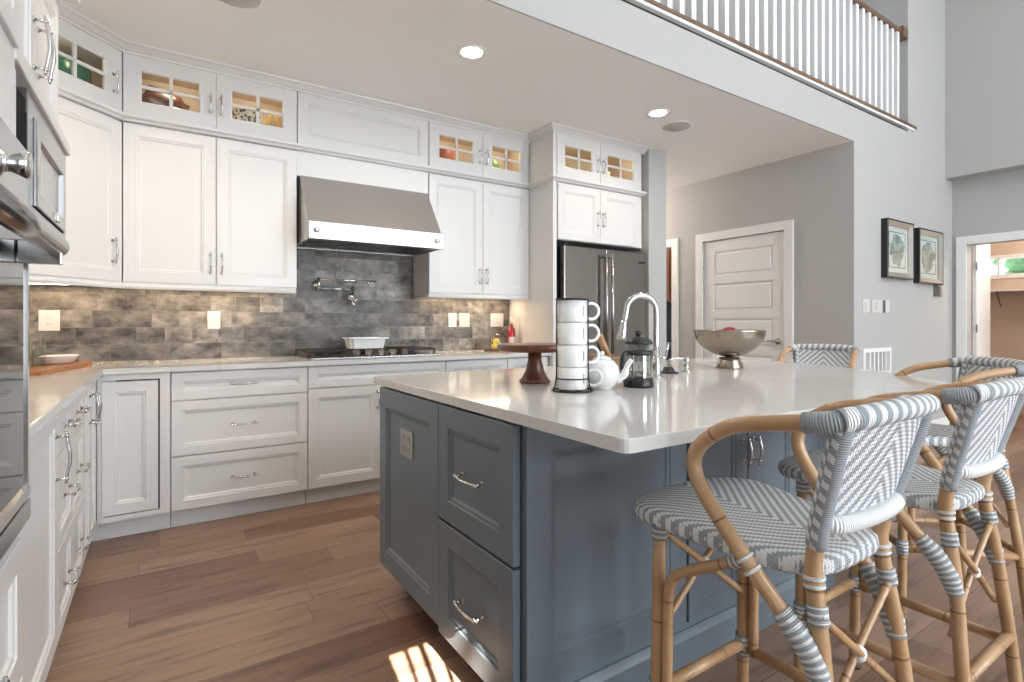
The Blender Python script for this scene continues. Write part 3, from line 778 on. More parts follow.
# ---- wall cabinets, back run
UB = 3.79    # body front; door face 3.77
U0, U1, U2, U3 = 1.385, 2.298, 2.348, 2.700
def wall_unit(x0, x1, label, z0=U0, z1=U1):
    e = thing('wall_cabinet', label, 'cabinet', ((x0 + x1) / 2, 3.95, z0))
    MB().box(x0 + 0.001, x1 - 0.001, UB, YB - 0.011, z0 - 0.002, z1 + 0.01).build('body', WP, e)
    return e
def light_rail(e, path, z=1.348):
    MB().sweep([(0.0, z), (0.012, z), (0.016, z + 0.012), (0.004, z + 0.03), (0.004, z + 0.036), (-0.014, z + 0.036), (-0.014, z)], path).build('light_rail', WP, e)
e = wall_unit(-0.184, 0.758, 'white wall cabinet with tall door pair left of the range hood')
front(e, 'door', V(-0.184, UB, U0), X, nY, 0.468, U1 - U0, WP, handle=[(0.438, 0.13, 'v')], fw=0.062)
front(e, 'door', V(0.285, UB, U0), X, nY, 0.473, U1 - U0, WP, handle=[(0.03, 0.13, 'v')], fw=0.062)
light_rail(e, [(-0.184, UB - 0.015), (0.752, UB - 0.015)])
e = wall_unit(1.717, 2.650, 'white wall cabinet with tall door pair between hood and fridge')
front(e, 'door', V(1.717, UB, U0), X, nY, 0.476, U1 - U0, WP, handle=[(0.446, 0.145, 'v')], fw=0.062)
front(e, 'door', V(2.194, UB, U0), X, nY, 0.458, U1 - U0, WP, handle=[(0.03, 0.145, 'v')], fw=0.062)
light_rail(e, [(1.722, YB - 0.02), (1.722, UB - 0.015), (2.648, UB - 0.015)])

def glazed_unit(x0, x1, xm, label, z0=U2, z1=U3, yb=UB, y1=YB - 0.02):
    e = thing('glazed_wall_cabinet', label, 'cabinet', ((x0 + x1) / 2, yb + 0.15, z0), 'glass-front cabinets under the ceiling')
    open_body(e, x0 + 0.001, x1 - 0.001, yb, y1, z0, z1, WP)
    glazed(e, V(x0, yb, z0), X, V(0, -1, 0), xm - x0, z1 - z0, WP, handle=[(xm - x0 - 0.03, 0.15, 'v')])
    glazed(e, V(xm, yb, z0), X, V(0, -1, 0), x1 - xm, z1 - z0, WP, handle=[(0.03, 0.15, 'v')])
    for xx in ((x0 + xm) / 2, (xm + x1) / 2):
        lamp('cabinet_lamp', 'POINT', (xx + 0.02, yb + 0.06, z1 - 0.045), INCAB_W, (1.0, 0.84, 0.62), e, shadow_soft_size=0.02)
        MB().lathe([(0, 0), (0.028, 0), (0.028, -0.008), (0, -0.008)], (xx + 0.02, yb + 0.045, z1 - 0.021), seg=16).build('lamp_puck', 'lamp_glow', e)
    return e
glazed_unit(-0.184, 0.758, 0.284, 'glass-fronted top cabinet holding a tilted wooden bowl, left of the hood')
glazed_unit(1.717, 2.650, 2.194, 'glass-fronted top cabinet with red and green pottery, right of the hood')
# panelled cabinet over the hood
e = thing('wall_cabinet', 'wide white one-panel cabinet above the steel range hood', 'cabinet', (1.24, 3.95, U2))
MB().box(0.760, 1.715, UB, YB - 0.011, U2, U3).build('body', WP, e)
front(e, 'door', V(0.762, UB, U2), X, nY, 0.951, U3 - U2, WP, fw=0.066)
e = thing('hood_panel', 'plain white panel between range hood and the cabinet above it', 'panel', (1.24, 3.95, 2.14))
MB().box(0.760, 1.715, UB - 0.005, YB - 0.011, 2.14, U1 + 0.01).build('board', WP, e)

# ---- diagonal corner cabinets
A_ = V(-0.560, 3.395, 0); B_ = V(-0.185, 3.770, 0)
du = (B_ - A_).normalized(); dn = V(du.y, -du.x, 0); dl = (B_ - A_).length
def corner_poly(off=0.02):
    a = A_ - dn * off; b = B_ - dn * off
    return [(XL + 0.012, 3.397), (a.x - 0.0, 3.397), (a.x, a.y), (b.x, b.y), (-0.187, YB - 0.012), (XL + 0.012, YB - 0.012)]
e = thing('corner_wall_cabinet', 'white corner wall cabinet with one angled door above the white dish', 'cabinet', (-0.5, 3.8, U0))
MB().prism(corner_poly(), U0 - 0.002, U1 + 0.01).build('body', WP, e)
front(e, 'door', A_ - dn * 0.02 + Z * U0, du, dn, dl, U1 - U0, WP, fw=0.062, handle=[(dl - 0.062, 0.17, 'v')], hl=0.14)
light_rail(e, [(A_.x - 0.3, A_.y - 0.0), (A_.x, A_.y), (B_.x + 0.0, B_.y)])
e = thing('glazed_corner_cabinet', 'angled glass-fronted top cabinet in the left corner with a green pot inside', 'cabinet', (-0.5, 3.8, U2))
pp = corner_poly(); t = 0.018
mb = MB(); mb.prism(pp, U2, U2 + t); mb.prism(pp, U3 - t, U3)
mb.box(XL + 0.012, XL + 0.03, 3.397, YB - 0.012, U2 + t, U3 - t); mb.box(XL + 0.012, -0.187, YB - 0.03, YB - 0.012, U2 + t, U3 - t)
mb.box(XL + 0.03, A_.x - 0.02, 3.397, 3.412, U2 + t, U3 - t); mb.box(-0.205, -0.187, 3.80, YB - 0.03, U2 + t, U3 - t)
mb.build('body', WP, e)
mb = MB(); mb.box(XL + 0.03, -0.205, YB - 0.033, YB - 0.03, U2 + t, U3 - t); mb.box(XL + 0.03, XL + 0.033, 3.412, YB - 0.033, U2 + t, U3 - t); mb.build('lining', 'maple', e)
glazed(e, A_ - dn * 0.02 + Z * U2, du, dn, dl, U3 - U2, WP, iu=0.10, iv=0.088, handle=[(dl - 0.055, 0.15, 'v')])
lamp('cabinet_lamp', 'POINT', (-0.45, 3.66, U3 - 0.05), INCAB_W * 0.8, (1.0, 0.8, 0.55), e, shadow_soft_size=0.02)

# ---- fridge enclosure
FF = 3.45
e = thing('fridge_panel', 'tall white side panel standing left of the steel refrigerator', 'panel', (2.67, 3.8, 0))
MB().box(2.655, 2.690, 3.435, YB - 0.013, 0, U3 + 0.0).build('board', WP, e)
FX0, FX1, FXM = 2.692, 3.690, 3.165
e = thing('wall_cabinet', 'white two-door cabinet directly above the steel refrigerator', 'cabinet', (3.19, 3.8, 1.835))
MB().box(FX0, FX1, FF, YB - 0.013, 1.835, U1 + 0.01).build('body', WP, e)
front(e, 'door', V(FX0 + 0.01, FF, 1.838), X, nY, FXM - FX0 - 0.01, U1 - 1.838, WP, handle=[(FXM - FX0 - 0.04, 0.20, 'v')])
front(e, 'door', V(FXM, FF, 1.838), X, nY, FX1 - FXM - 0.035, U1 - 1.838, WP, handle=[(0.03, 0.20, 'v')])
e = glazed_unit(FX0, FX1 - 0.03, FXM, 'glass-fronted top cabinet over the refrigerator, the farthest right', yb=FF, y1=3.85)
MB().box(FX1 - 0.03, FX1, FF, 3.85, U2, U3).build('filler', WP, e)

# ---- crown and ledge mouldings
crown = [(0.0, U3 - 0.004), (0.010, U3 - 0.004), (0.012, U3 + 0.006), (0.022, U3 + 0.010), (0.048, U3 + 0.028), (0.064, U3 + 0.034), (0.066, CEIL - 0.001), (-0.03, CEIL - 0.001), (-0.03, U3 - 0.0)]
ledge = [(-0.03, U1 + 0.011), (0.006, U1 + 0.011), (0.014, U1 + 0.022), (0.034, U1 + 0.030), (0.036, U2 - 0.006), (0.03, U2 - 0.001), (-0.03, U2 - 0.001)]
path_b = [(XL + 0.02, A_.y), (A_.x, A_.y), (B_.x, B_.y), (2.655, 3.77), (2.655, 3.43), (3.69, 3.43), (3.69, 3.45)]
mb = MB(); mb.sweep(crown, path_b); struct('trim_crown', mb, 'white_paint')
mb = MB(); mb.sweep(ledge, path_b); struct('trim_ledge', mb, 'white_paint')

# ---- oven tower and microwave bank on the left
e = thing('oven_tower', 'tall white cabinet housing the wall oven at the left edge', 'cabinet', (-0.58, 1.3, 0))
FT = -0.274
mb = MB(); mb.box(XL + 0.003, FT, 0.80, 0.845, 0, 2.74); mb.box(XL + 0.003, FT, 1.602, 1.610, 0, 2.74)
mb.box(XL + 0.003, FT, 0.845, 1.602, 0.09, 0.70); mb.box(XL + 0.003, FT, 0.845, 1.602, 1.72, 2.74); mb.box(XL + 0.003, XL + 0.05, 0.845, 1.602, 0.70, 1.72)
mb.build('body', WP, e)
front(e, 'drawer', V(FT, 0.82, 0.10), Y, nX, 0.755, 0.275, WP, handle=[(0.377, 0.137, 'h')])
front(e, 'drawer', V(FT, 0.82, 0.38), Y, nX, 0.755, 0.30, WP, handle=[(0.377, 0.15, 'h')])
front(e, 'door', V(FT - 0.01, 0.82, 1.76), Y, nX, 0.39, 0.95, WP); front(e, 'door', V(FT - 0.01, 1.212, 1.76), Y, nX, 0.39, 0.95, WP)
o = thing('wall_oven', 'steel wall oven with round knob and thick bar handle in the left tower', 'oven', (-0.5, 1.22, 0.71))
MB().box(XL + 0.06, -0.27, 0.85, 1.60, 0.71, 1.70).build('cavity', 'black_plastic', o)
MB().box(-0.27, -0.250, 0.85, 1.60, 1.375, 1.535, 0.003).build('control_panel', 'steel_light', o)
MB().box(-0.272, -0.264, 0.85, 1.565, 1.537, 1.70, 0.002).build('upper_trim', 'white_paint', o)
dr = MB(); dr.box(-0.27, -0.252, 0.85, 1.60, 0.765, 1.368, 0.003)
dr = dr.build('oven_door', 'black_glass', o)
mb = MB(); mb.box(-0.2525, -0.248, 1.588, 1.602, 0.765, 1.30); mb.box(-0.2525, -0.246, 0.85, 1.602, 0.765, 0.785); mb.build('door_edge', 'nickel', dr)
MB().tube([(-0.192, 0.87, 1.318), (-0.192, 1.53, 1.318)], 0.0225, seg=20).build('handle', 'steel_light', dr)
MB().box(-0.252, -0.178, 1.492, 1.505, 1.275, 1.325, 0.003).build('handle_bracket', 'nickel', dr); MB().box(-0.252, -0.178, 0.88, 0.90, 1.285, 1.325, 0.003).build('handle_bracket', 'nickel', dr)
MB().box(-0.27, -0.245, 0.85, 1.60, 0.715, 0.758, 0.003).build('lower_trim', 'steel_light', o)
kb = MB(); kb.lathe([(0, 0), (0.025, 0), (0.026, 0.005), (0.017, 0.009), (0.0155, 0.020), (0.021, 0.032), (0.025, 0.041), (0.024, 0.047), (0, 0.047)], (-0.250, 1.325, 1.443), axis='x')
kb.build('knob', 'chrome', o)
kb = MB(); kb.lathe([(0, 0), (0.023, 0), (0.024, 0.006), (0.017, 0.010), (0.0155, 0.022), (0.0195, 0.040), (0.0215, 0.050), (0.0205, 0.058), (0, 0.058)], (-0.250, 0.98, 1.428), axis='x')
kb.build('knob', 'chrome', o)

MY0, MY1 = 1.612, 2.45
e = thing('microwave_cabinet', 'white wall cabinet with two doors over the built-in microwave', 'cabinet', (-0.6, 2.1, 1.38))
mb = MB(); mb.box(XL + 0.012, -0.322, MY0, MY1, 1.765, 2.74); mb.box(XL + 0.012, -0.322, MY0, 1.785, 1.40, 1.765); mb.box(XL + 0.012, -0.322, MY1 - 0.02, MY1, 1.40, 1.765); mb.box(XL + 0.012, -0.322, MY0, MY1, 1.385, 1.40)
mb.build('body', WP, e)
front(e, 'door', V(-0.322, MY0 + 0.005, 1.80), Y, nX, 0.416, 0.46, WP, handle=[(0.383, 0.14, 'v')], hl=0.16)
front(e, 'door', V(-0.322, MY0 + 0.423, 1.80), Y, nX, 0.411, 0.46, WP, handle=[(0.032, 0.14, 'v')], hl=0.16)
mb = MB(); mb.box(-0.325, -0.27, MY0, MY1 + 0.005, 1.742, 1.785, 0.006); mb.box(-0.325, -0.288, MY1 - 0.022, MY1 + 0.005, 1.405, 1.742)
mb.build('face_trim', WP, e)
mb = MB(); mb.box(-0.325, -0.245, MY0, MY1 + 0.03, 2.30, 2.335, 0.008); mb.box(-0.325, -0.25, MY0, MY1 + 0.01, 2.66, 2.742, 0.01); mb.build('molding', WP, e)
m_ = thing('microwave', 'built-in steel microwave with square framed door above the left counter', 'microwave', (-0.5, 2.12, 1.42))
MB().box(-0.80, -0.318, 1.80, 2.424, 1.405, 1.738).build('cavity', 'black_plastic', m_)
MB().nested2(V(-0.318, 1.79, 1.403), Y, nX, 0.638, 0.337, [(0, 0, 0), (0, 0, 0.036), (0.002, 0.002, 0.038), (0.06, 0.05, 0.038), (0.06, 0.05, 0)]).build('trim_kit', 'steel_light', m_)
MB().box(-0.318, -0.288, 1.852, 2.366, 1.455, 1.688).build('door_gap', 'dark_gap', m_)
md = MB(); md.nested2(V(-0.318, 1.858, 1.458), Y, nX, 0.502, 0.226, [(0, 0, 0), (0, 0, 0.044), (0.003, 0.003, 0.046), (0.05, 0.04, 0.046), (0.055, 0.045, 0.036), (0.055, 0.045, 0)])
md = md.build('microwave_door', 'steel_light', m_)
MB().box(-0.318, -0.284, 1.912, 2.306, 1.502, 1.640).build('door_window', 'steel', md)
MB().box(-0.325, -0.277, MY0 + 0.001, 1.74, 1.40, 1.695).build('side_gap', 'dark_gap', m_)  # black panel painted in for the dark gap beside the microwave
MB().box(-0.272, -0.266, 2.16, 2.20, 1.466, 1.492, 0.002).build('release_button', 'chrome', md)

# filler wall cabinet between microwave bank and corner
e = thing('wall_cabinet', 'shallow white wall cabinet behind the microwave bank on the left wall', 'cabinet', (-0.75, 2.92, U0))
MB().box(XL + 0.012, -0.585, MY1 + 0.006, 3.394, U0 - 0.002, U3).build('body', WP, e)
front(e, 'door', V(-0.585, MY1 + 0.01, U0), Y, nX, 0.93, U1 - U0, WP)

# ------------------------------------------------------------------ under-cabinet strips
def strip(x0, x1, y, label, rot=0, z=1.372):
    L = x1 - x0
    e = thing('undercabinet_light', label, 'light', ((x0 + x1) / 2, y, z), 'warm strip lights under the wall cabinets')
    MB().box(x0, x1, y - 0.015, y + 0.015, z, z + 0.010).build('housing', 'trim_white', e)
    MB().box(x0 + 0.01, x1 - 0.01, y - 0.008, y + 0.008, z - 0.002, z).build('diffuser', 'lamp_glow', e)
    lamp('lamp', 'AREA', ((x0 + x1) / 2, y, z - 0.004), UNDER_W * L / 0.9, (1.0, 0.72, 0.44), e, shape='RECTANGLE', size=L - 0.04, size_y=0.02)
strip(-0.12, 0.70, 3.97, 'warm strip light under the wall cabinet left of the hood')
strip(1.76, 2.60, 3.97, 'warm strip light under the wall cabinet right of the hood')
strip(-0.80, -0.22, 3.97, 'warm strip light under the corner wall cabinet')
e = thing('undercabinet_light', 'warm strip light under the microwave bank at left', 'light', (-0.6, 2.1, 1.37), 'warm strip lights under the wall cabinets')
MB().box(-0.80, -0.77, 1.80, 2.42, 1.376, 1.385).build('housing', 'trim_white', e)
lamp('lamp', 'AREA', (-0.70, 2.3, 1.372), UNDER_W * 1.6, (1.0, 0.70, 0.42), e, shape='RECTANGLE', size=0.03, size_y=0.9)

# ------------------------------------------------------------------ range hood
HX0, HX1 = 0.775, 1.700
o = thing('range_hood', 'slanted stainless steel range hood over the gas cooktop', 'hood', (1.24, 3.8, 1.69))
mb = MB(); mb.yprism([(YB - 0.012, 1.70), (3.52, 1.70), (3.52, 1.793), (3.764, 2.139), (YB - 0.012, 2.139)], HX0, HX1)
for v in mb.bm.verts: pass
# hollow look underneath comes from the baffle recess
mb.build('canopy', 'steel', o)
MB().box(HX0 - 0.001, HX1 + 0.001, 3.498, 3.522, 1.683, 1.795, 0.003).build('front_band', 'steel_light', o)
mb = MB(); mb.box(HX0, HX0 + 0.012, 3.522, YB - 0.012, 1.683, 1.70); mb.box(HX1 - 0.012, HX1, 3.522, YB - 0.012, 1.683, 1.70); mb.box(HX0 + 0.012, HX1 - 0.012, 4.0, YB - 0.012, 1.683, 1.70); mb.build('bottom_rim', 'steel', o)
for j in range(3):
    mb = MB(); xa = HX0 + 0.02 + j * 0.30
    for i in range(11): mb.box(xa + i * 0.026, xa + i * 0.026 + 0.014, 3.56, 3.99, 1.688, 1.699)
    mb.box(xa, xa + 0.276, 3.56, 3.572, 1.685, 1.70); mb.box(xa, xa + 0.276, 3.98, 3.99, 1.685, 1.70)
    mb.build('baffle_filter', 'steel_dark', o)
for xx in (HX0 + 0.045, HX1 - 0.045):
    MB().lathe([(0, 0), (0.018, 0), (0.018, -0.012), (0.014, -0.016), (0, -0.016)], (xx, 3.498, 1.74), axis='y', seg=18).build('knob', 'chrome', o)

# ------------------------------------------------------------------ gas cooktop
o = thing('gas_cooktop', 'stainless gas cooktop with black grates and five knobs in the back counter', 'cooktop', (1.24, 3.78, 0.914))
MB().box(0.79, 1.70, 3.515, 4.02, 0.9145, 0.926, 0.004).build('tray', 'steel_light', o)
for k_, (gx0, gx1) in enumerate(((0.80, 1.09), (1.10, 1.39), (1.40, 1.69))):
    mb = MB(); zt = 0.962
    for yy in (3.62, 3.80, 4.0): mb.tube([(gx0, yy, zt), (gx1, yy, zt)], 0.006, seg=6)
    for xx in (gx0, (gx0 + gx1) / 2, gx1): mb.tube([(xx, 3.62, zt), (xx, 4.0, zt)], 0.006, seg=6)
    for xx in (gx0, gx1):
        for yy in (3.62, 4.0): mb.tube([(xx, yy, 0.926), (xx, yy, zt)], 0.007, seg=6)
    for yy in (3.71, 3.90):
        mb.tube([(gx0 + 0.03, yy, zt), (gx1 - 0.03, yy, zt)], 0.005, seg=6)
    mb.build('grate', 'black_iron', o)
for (bx, by) in ((0.945, 3.71), (0.945, 3.91), (1.245, 3.81), (1.545, 3.71), (1.545, 3.91)):
    MB().lathe([(0, 0.926), (0.045, 0.926), (0.045, 0.938), (0.03, 0.938), (0.03, 0.948), (0, 0.950)], (bx, by, 0), seg=18).build('burner', 'black_iron', o)
for i in range(5):
    kx = 1.09 + i * 0.085
    MB().lathe([(0, 0.926), (0.030, 0.926), (0.030, 0.934), (0.025, 0.936), (0.024, 0.966), (0.021, 0.970), (0.0, 0.970)], (kx, 3.557, 0), seg=18).build('knob', 'knob_dark', o)

o = thing('casserole_dish', 'white rectangular casserole dish on the middle of the cooktop', 'dish', (1.235, 3.82, 0.968))
mb = MB(); lo = []
for (dx, dy, z) in ((0.120, 0.07, 0.969), (0.130, 0.085, 1.035), (0.142, 0.095, 1.040), (0.142, 0.095, 1.046), (0.120, 0.080, 1.044), (0.100, 0.065, 0.978)):
    lo.append([V(1.235 + sx_ * dx, 3.82 + sy_ * dy, z) for sx_, sy_ in ((-1, -1), (1, -1), (1, 1), (-1, 1))])
mb.rings(lo); bmesh.ops.bevel(mb.bm, geom=[ed for ed in mb.bm.edges if abs(ed.verts[0].co.z - ed.verts[1].co.z) > 0.03], offset=0.02, segments=3, affect='EDGES')
mb.build('bowl', 'porcelain', o)
mb = MB(); mb.box(1.08, 1.10, 3.80, 3.84, 1.036, 1.044, 0.003); mb.box(1.37, 1.39, 3.80, 3.84, 1.036, 1.044, 0.003); mb.build('rim_handle', 'porcelain', o)

# pot filler
o = thing('pot_filler', 'folding chrome pot filler tap on the tiled wall above the cooktop', 'faucet', (0.96, YB - 0.01, 1.43))
mb = MB(); mb.lathe([(0, 0), (0.03, 0), (0.03, -0.01), (0.014, -0.014), (0.014, -0.06), (0, -0.06)], (0.96, YB - 0.010, 1.436), axis='y', seg=18); mb.build('wall_flange', 'chrome', o)
MB().tube([(0.96, 4.02, 1.388), (0.96, 4.02, 1.482)], 0.011, seg=12).build('pivot_post', 'chrome', o)
MB().tube([(0.96, 4.02, 1.468), (1.16, 4.005, 1.468), (1.375, 3.99, 1.468)], 0.0075, seg=10).build('upper_arm', 'chrome', o)
mb = MB(); mb.tube([(0.96, 4.02, 1.402), (1.20, 4.00, 1.402)], 0.0075, seg=10); mb.tube([(1.20, 4.00, 1.43), (1.20, 4.00, 1.30), (1.21, 3.985, 1.285)], 0.010, seg=10); mb.build('lower_arm', 'chrome', o)
mb = MB(); mb.sphere((1.19, 3.99, 1.338), 0.026, seg=12); mb.lathe([(0, 0), (0.03, 0), (0.026, -0.018), (0, -0.02)], (1.18, 3.975, 1.345), axis='y', seg=14); mb.tube([(1.18, 3.965, 1.345), (1.155, 3.94, 1.33)], 0.005); mb.sphere((1.215, 3.985, 1.322), 0.018, seg=10); mb.build('valve', 'chrome', o)
MB().tube([(1.315, 3.99, 1.472), (1.315, 3.99, 1.435)], 0.007).build('joint', 'chrome', o)

# ------------------------------------------------------------------ refrigerator
o = thing('refrigerator', 'stainless french-door refrigerator between white panel and wall end', 'refrigerator', (3.17, 3.7, 0))
RX0, RX1, RM = 2.71, 3.685, 3.185
MB().box(RX0, RX1 - 0.01, 3.46, YB - 0.02, 0.01, 1.79).build('case', 'dark_gap', o)
def fdoor(x0, x1, z0, z1, nm):
    mb = MB(); mb.box(x0, x1, 3.385, 3.455, z0, z1, 0.010)
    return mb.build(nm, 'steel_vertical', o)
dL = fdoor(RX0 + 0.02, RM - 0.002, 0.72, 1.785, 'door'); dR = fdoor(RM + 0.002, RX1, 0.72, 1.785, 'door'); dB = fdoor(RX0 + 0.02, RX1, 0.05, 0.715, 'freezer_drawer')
for xx, dd in ((RM - 0.035, dL), (RM + 0.035, dR)):
    mb = MB(); mb.tube([(xx, 3.335, 0.80), (xx, 3.335, 1.74)], 0.0135, seg=12)
    for zz in (0.83, 1.71): mb.tube([(xx, 3.385, zz), (xx, 3.335, zz)], 0.010, seg=8)
    mb.build('handle', 'steel_light', dd)
mb = MB(); mb.tube([(RX0 + 0.1, 3.335, 0.66), (RX1 - 0.1, 3.335, 0.66)], 0.0135, seg=12)
for xx in (RX0 + 0.14, RX1 - 0.14): mb.tube([(xx, 3.385, 0.66), (xx, 3.335, 0.66)], 0.010, seg=8)
mb.build('handle', 'steel_light', dB)
MB().box(3.585, 3.665, 3.383, 3.386, 1.685, 1.70).build('badge', 'black_plastic', dR)
MB().box(RX0 + 0.03, RX0 + 0.07, 3.40, 3.45, 1.786, 1.806, 0.003).build('hinge_cover', 'black_plastic', o)

# ------------------------------------------------------------------ pantry glimpsed through the hall opening
o = thing('pantry_cabinet', 'tall brown wooden cabinet seen through the hall opening beyond the fridge', 'cabinet', (5.9, 5.1, 1.44))
mb = MB(); mb.box(5.78, 6.10, 4.45, 5.7, 1.44, 2.5); mb.build('body', 'brown_cabinet', o)
for y0 in (4.47, 4.88, 5.29): front(o, 'door', V(5.78, y0 + 0.39, 1.46), V(0, -1, 0), V(-1, 0, 0), 0.39, 1.0, 'brown_cabinet')
o = thing('pantry_oven', 'black oven in the small room seen through the hall opening', 'oven', (5.9, 5.1, 0))
MB().box(5.75, 6.10, 4.45, 5.7, 0.02, 0.92).build('body', 'black_plastic', o)
MB().box(5.742, 5.75, 4.5, 5.65, 0.95 - 0.15, 0.90).build('control_strip', 'steel_light', o)
MB().box(5.95, 6.10, 4.45, 5.7, 0.93, 1.43).build('splash_panel', 'black_plastic', o)
struct('wall_pantry', MB().box(6.11, 6.25, 2.4, 6.5, 0, CEIL), 'wall_warm')
lamp('pantry_lamp', 'POINT', (5.5, 4.9, 2.55), 10, (1.0, 0.78, 0.55), shadow_soft_size=0.1)
lamp('hall_lamp', 'POINT', (4.5, 5.3, 2.5), 48, (1.0, 0.87, 0.76), shadow_soft_size=0.12)

# ------------------------------------------------------------------ wall plates
def plate(x, z, label, w=0.075, h=0.118, y=YB - 0.010, kind='outlet', mat='plate_white', n=nY, u=X, name='wall_outlet', cx=None, slots=1):
    c = V(x, y, z) if cx is None else cx
    e = thing(name, label, kind, tuple(c))
    MB().obox(c - u * (w / 2) - Z * (h / 2), u, Z, n, w, h, 0.005, 0.0015).build('cover_plate', mat, e)
    for k in range(slots):
        cc = c + u * ((k - (slots - 1) / 2) * 0.046)
        if kind == 'outlet':
            for dz in (-0.02, 0.02):
                m = MB(); m.obox(cc + Z * dz - u * 0.014 - Z * 0.012 + n * 0.005, u, Z, n, 0.028, 0.024, 0.002, 0.0008)
                r_ = m.build('receptacle', mat, e)
                m = MB()
                for du_ in (-0.006, 0.006): m.obox(cc + Z * (dz - 0.004) + u * (du_ - 0.001) + n * 0.007, u, Z, n, 0.002, 0.009, 0.0006)
                m.build('slots', 'slot_dark', r_)
        else:
            MB().obox(cc - u * 0.016 - Z * 0.033 + n * 0.005, u, Z, n, 0.032, 0.066, 0.004, 0.0015).build('rocker', mat, e)
    return e
plate(-0.545, 1.165, 'white wall outlet on the tile behind the white dish in the corner', w=0.095, h=0.12)
plate(0.295, 1.170, 'white wall outlet on the tile under the left door pair')
plate(2.075, 1.176, 'white light switch plate on the tile right of the cooktop', kind='switch', name='light_switch')
plate(2.19, 1.176, 'tan grey outlet plate blending into the tile beside the white switch', w=0.1, mat='mesh_grey')
plate(2.52, 1.176, 'wide white triple switch plate on the tile above the red bottle', w=0.135, kind='switch', name='light_switch', slots=2)
plate(5.285, 1.305, 'white switch plate on the grey wall nearest the hall corner', w=0.125, y=YF, kind='switch', name='light_switch')
plate(5.495, 1.305, 'white double switch plate on the grey wall below the pictures', w=0.20, y=YF, kind='switch', name='light_switch', slots=2)
e = thing('thermostat', 'slim white thermostat with dark side strip right of the switch plates', 'thermostat', (5.68, YF, 1.305))
MB().box(5.635, 5.72, YF - 0.02, YF, 1.245, 1.365, 0.004).build('housing', 'plate_white', e)
MB().box(5.628, 5.635, YF - 0.018, YF - 0.001, 1.25, 1.36).build('side_strip', 'steel_dark', e)
e = thing('keypad', 'small grey security keypad under the right-hand framed picture', 'keypad', (6.87, YF, 1.49))
MB().box(6.79, 6.93, YF - 0.03, YF, 1.43, 1.545, 0.005).build('housing', 'steel_dark', e)
MB().box(6.80, 6.86, YF - 0.033, YF - 0.03, 1.44, 1.535).build('screen', 'slot_dark', e)
e = thing('air_vent', 'white slatted return air grille low on the grey wall', 'vent', (5.55, YF, 0.85))
mb = MB(); mb.nested2(V(5.22, YF, 0.67), X, nY, 0.56, 0.25, [(0, 0, 0), (0, 0, 0.010), (0.035, 0.035, 0.012), (0.035, 0.035, 0)]); mb.build('frame', 'trim_white', e)
mb = MB()
for i in range(14): mb.obox(V(5.262 + i * 0.036, YF - 0.010, 0.705), V(0.6, 0.8, 0).normalized(), Z, V(0.8, -0.6, 0).normalized(), 0.012, 0.18, 0.002)
for i in range(1, 6): mb.box(5.255 + i * 0.08, 5.275 + i * 0.08, YF - 0.0115, YF - 0.009, 0.705, 0.885)
mb.build('slats', 'trim_white', e)
MB().box(5.255, 5.745, YF - 0.001, YF, 0.705, 0.885).build('duct', 'mesh_grey', e)

# framed pictures
def picture(x0, x1, z0, z1, label, art, seed):
    e = thing('framed_picture', label, 'picture', ((x0 + x1) / 2, YF, z0), 'framed botanical prints on the grey wall')
    w, h = x1 - x0, z1 - z0; D = 0.055
    MB().nested2(V(x0, YF, z0), X, nY, w, h, [(0, 0, 0), (0, 0, D), (0.004, 0.004, D + 0.003), (0.014, 0.014, D + 0.003), (0.014, 0.014, 0)]).build('frame', 'black_frame', e)
    MB().nested2(V(x0, YF, z0), X, nY, w, h, [(0.0145, 0.0145, D - 0.03), (0.0145, 0.0145, D), (0.060, 0.060, D - 0.022), (0.060, 0.060, D - 0.034)]).build('inner_frame', 'silver_leaf', e)
    MB().obox(V(x0 + 0.05, YF, z0 + 0.05), X, Z, nY, w - 0.1, h - 0.1, 0.022).build('mat_board', 'picture_mat', e)
    mb = MB(); b_ = 0.105
    mb.nested2(V(x0, YF, z0), X, nY, w, h, [(b_, b_, 0.022), (b_, b_, 0.0235), (b_ + 0.006, b_ + 0.006, 0.0235), (b_ + 0.006, b_ + 0.006, 0.022)]); mb.build('border_line', 'ink', e)
    rr = random.Random(seed); pts = []
    for k in range(22):
        a = 2 * PI * k / 22; q = 1 + rr.uniform(-0.16, 0.12)
        pts.append(V((x0 + x1) / 2 + math.cos(a) * (w / 2 - b_ - 0.02) * q, YF - 0.022, (z0 + z1) / 2 + math.sin(a) * (h / 2 - b_ - 0.02) * q))
    mb = MB(); mb.rings([pts, [p + V(0, -0.001, 0) for p in pts]]); mb.build('print', art, e)
    MB().box(x0 + 0.06, x1 - 0.06, YF - 0.034, YF - 0.032, z0 + 0.06, z1 - 0.06).build('glazing', 'clear_glass', e)
picture(5.585, 6.155, 1.57, 2.12, 'black framed botanical print nearer the hall corner, left of two', 'print_a', 1)
picture(6.29, 6.89, 1.55, 2.10, 'black framed botanical print nearer the open doorway, right of two', 'print_b', 2)

# ------------------------------------------------------------------ island
IX0, IX1, IY0, IY1 = 0.790, 2.42, 1.165, 2.235
IM = 'island_paint'
isl = thing('kitchen_island', 'long blue-grey panelled kitchen island carrying the pale stone top', 'island', (1.7, 1.7, 0))
mb = MB(); mb.box(IX0 + 0.02, IX1, IY0 + 0.02, IY1, 0.10, 0.882); mb.build('body', IM, isl)
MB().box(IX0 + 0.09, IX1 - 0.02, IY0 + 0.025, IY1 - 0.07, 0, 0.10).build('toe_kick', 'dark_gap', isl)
mX = V(-1, 0, 0); mYu = V(0, -1, 0)
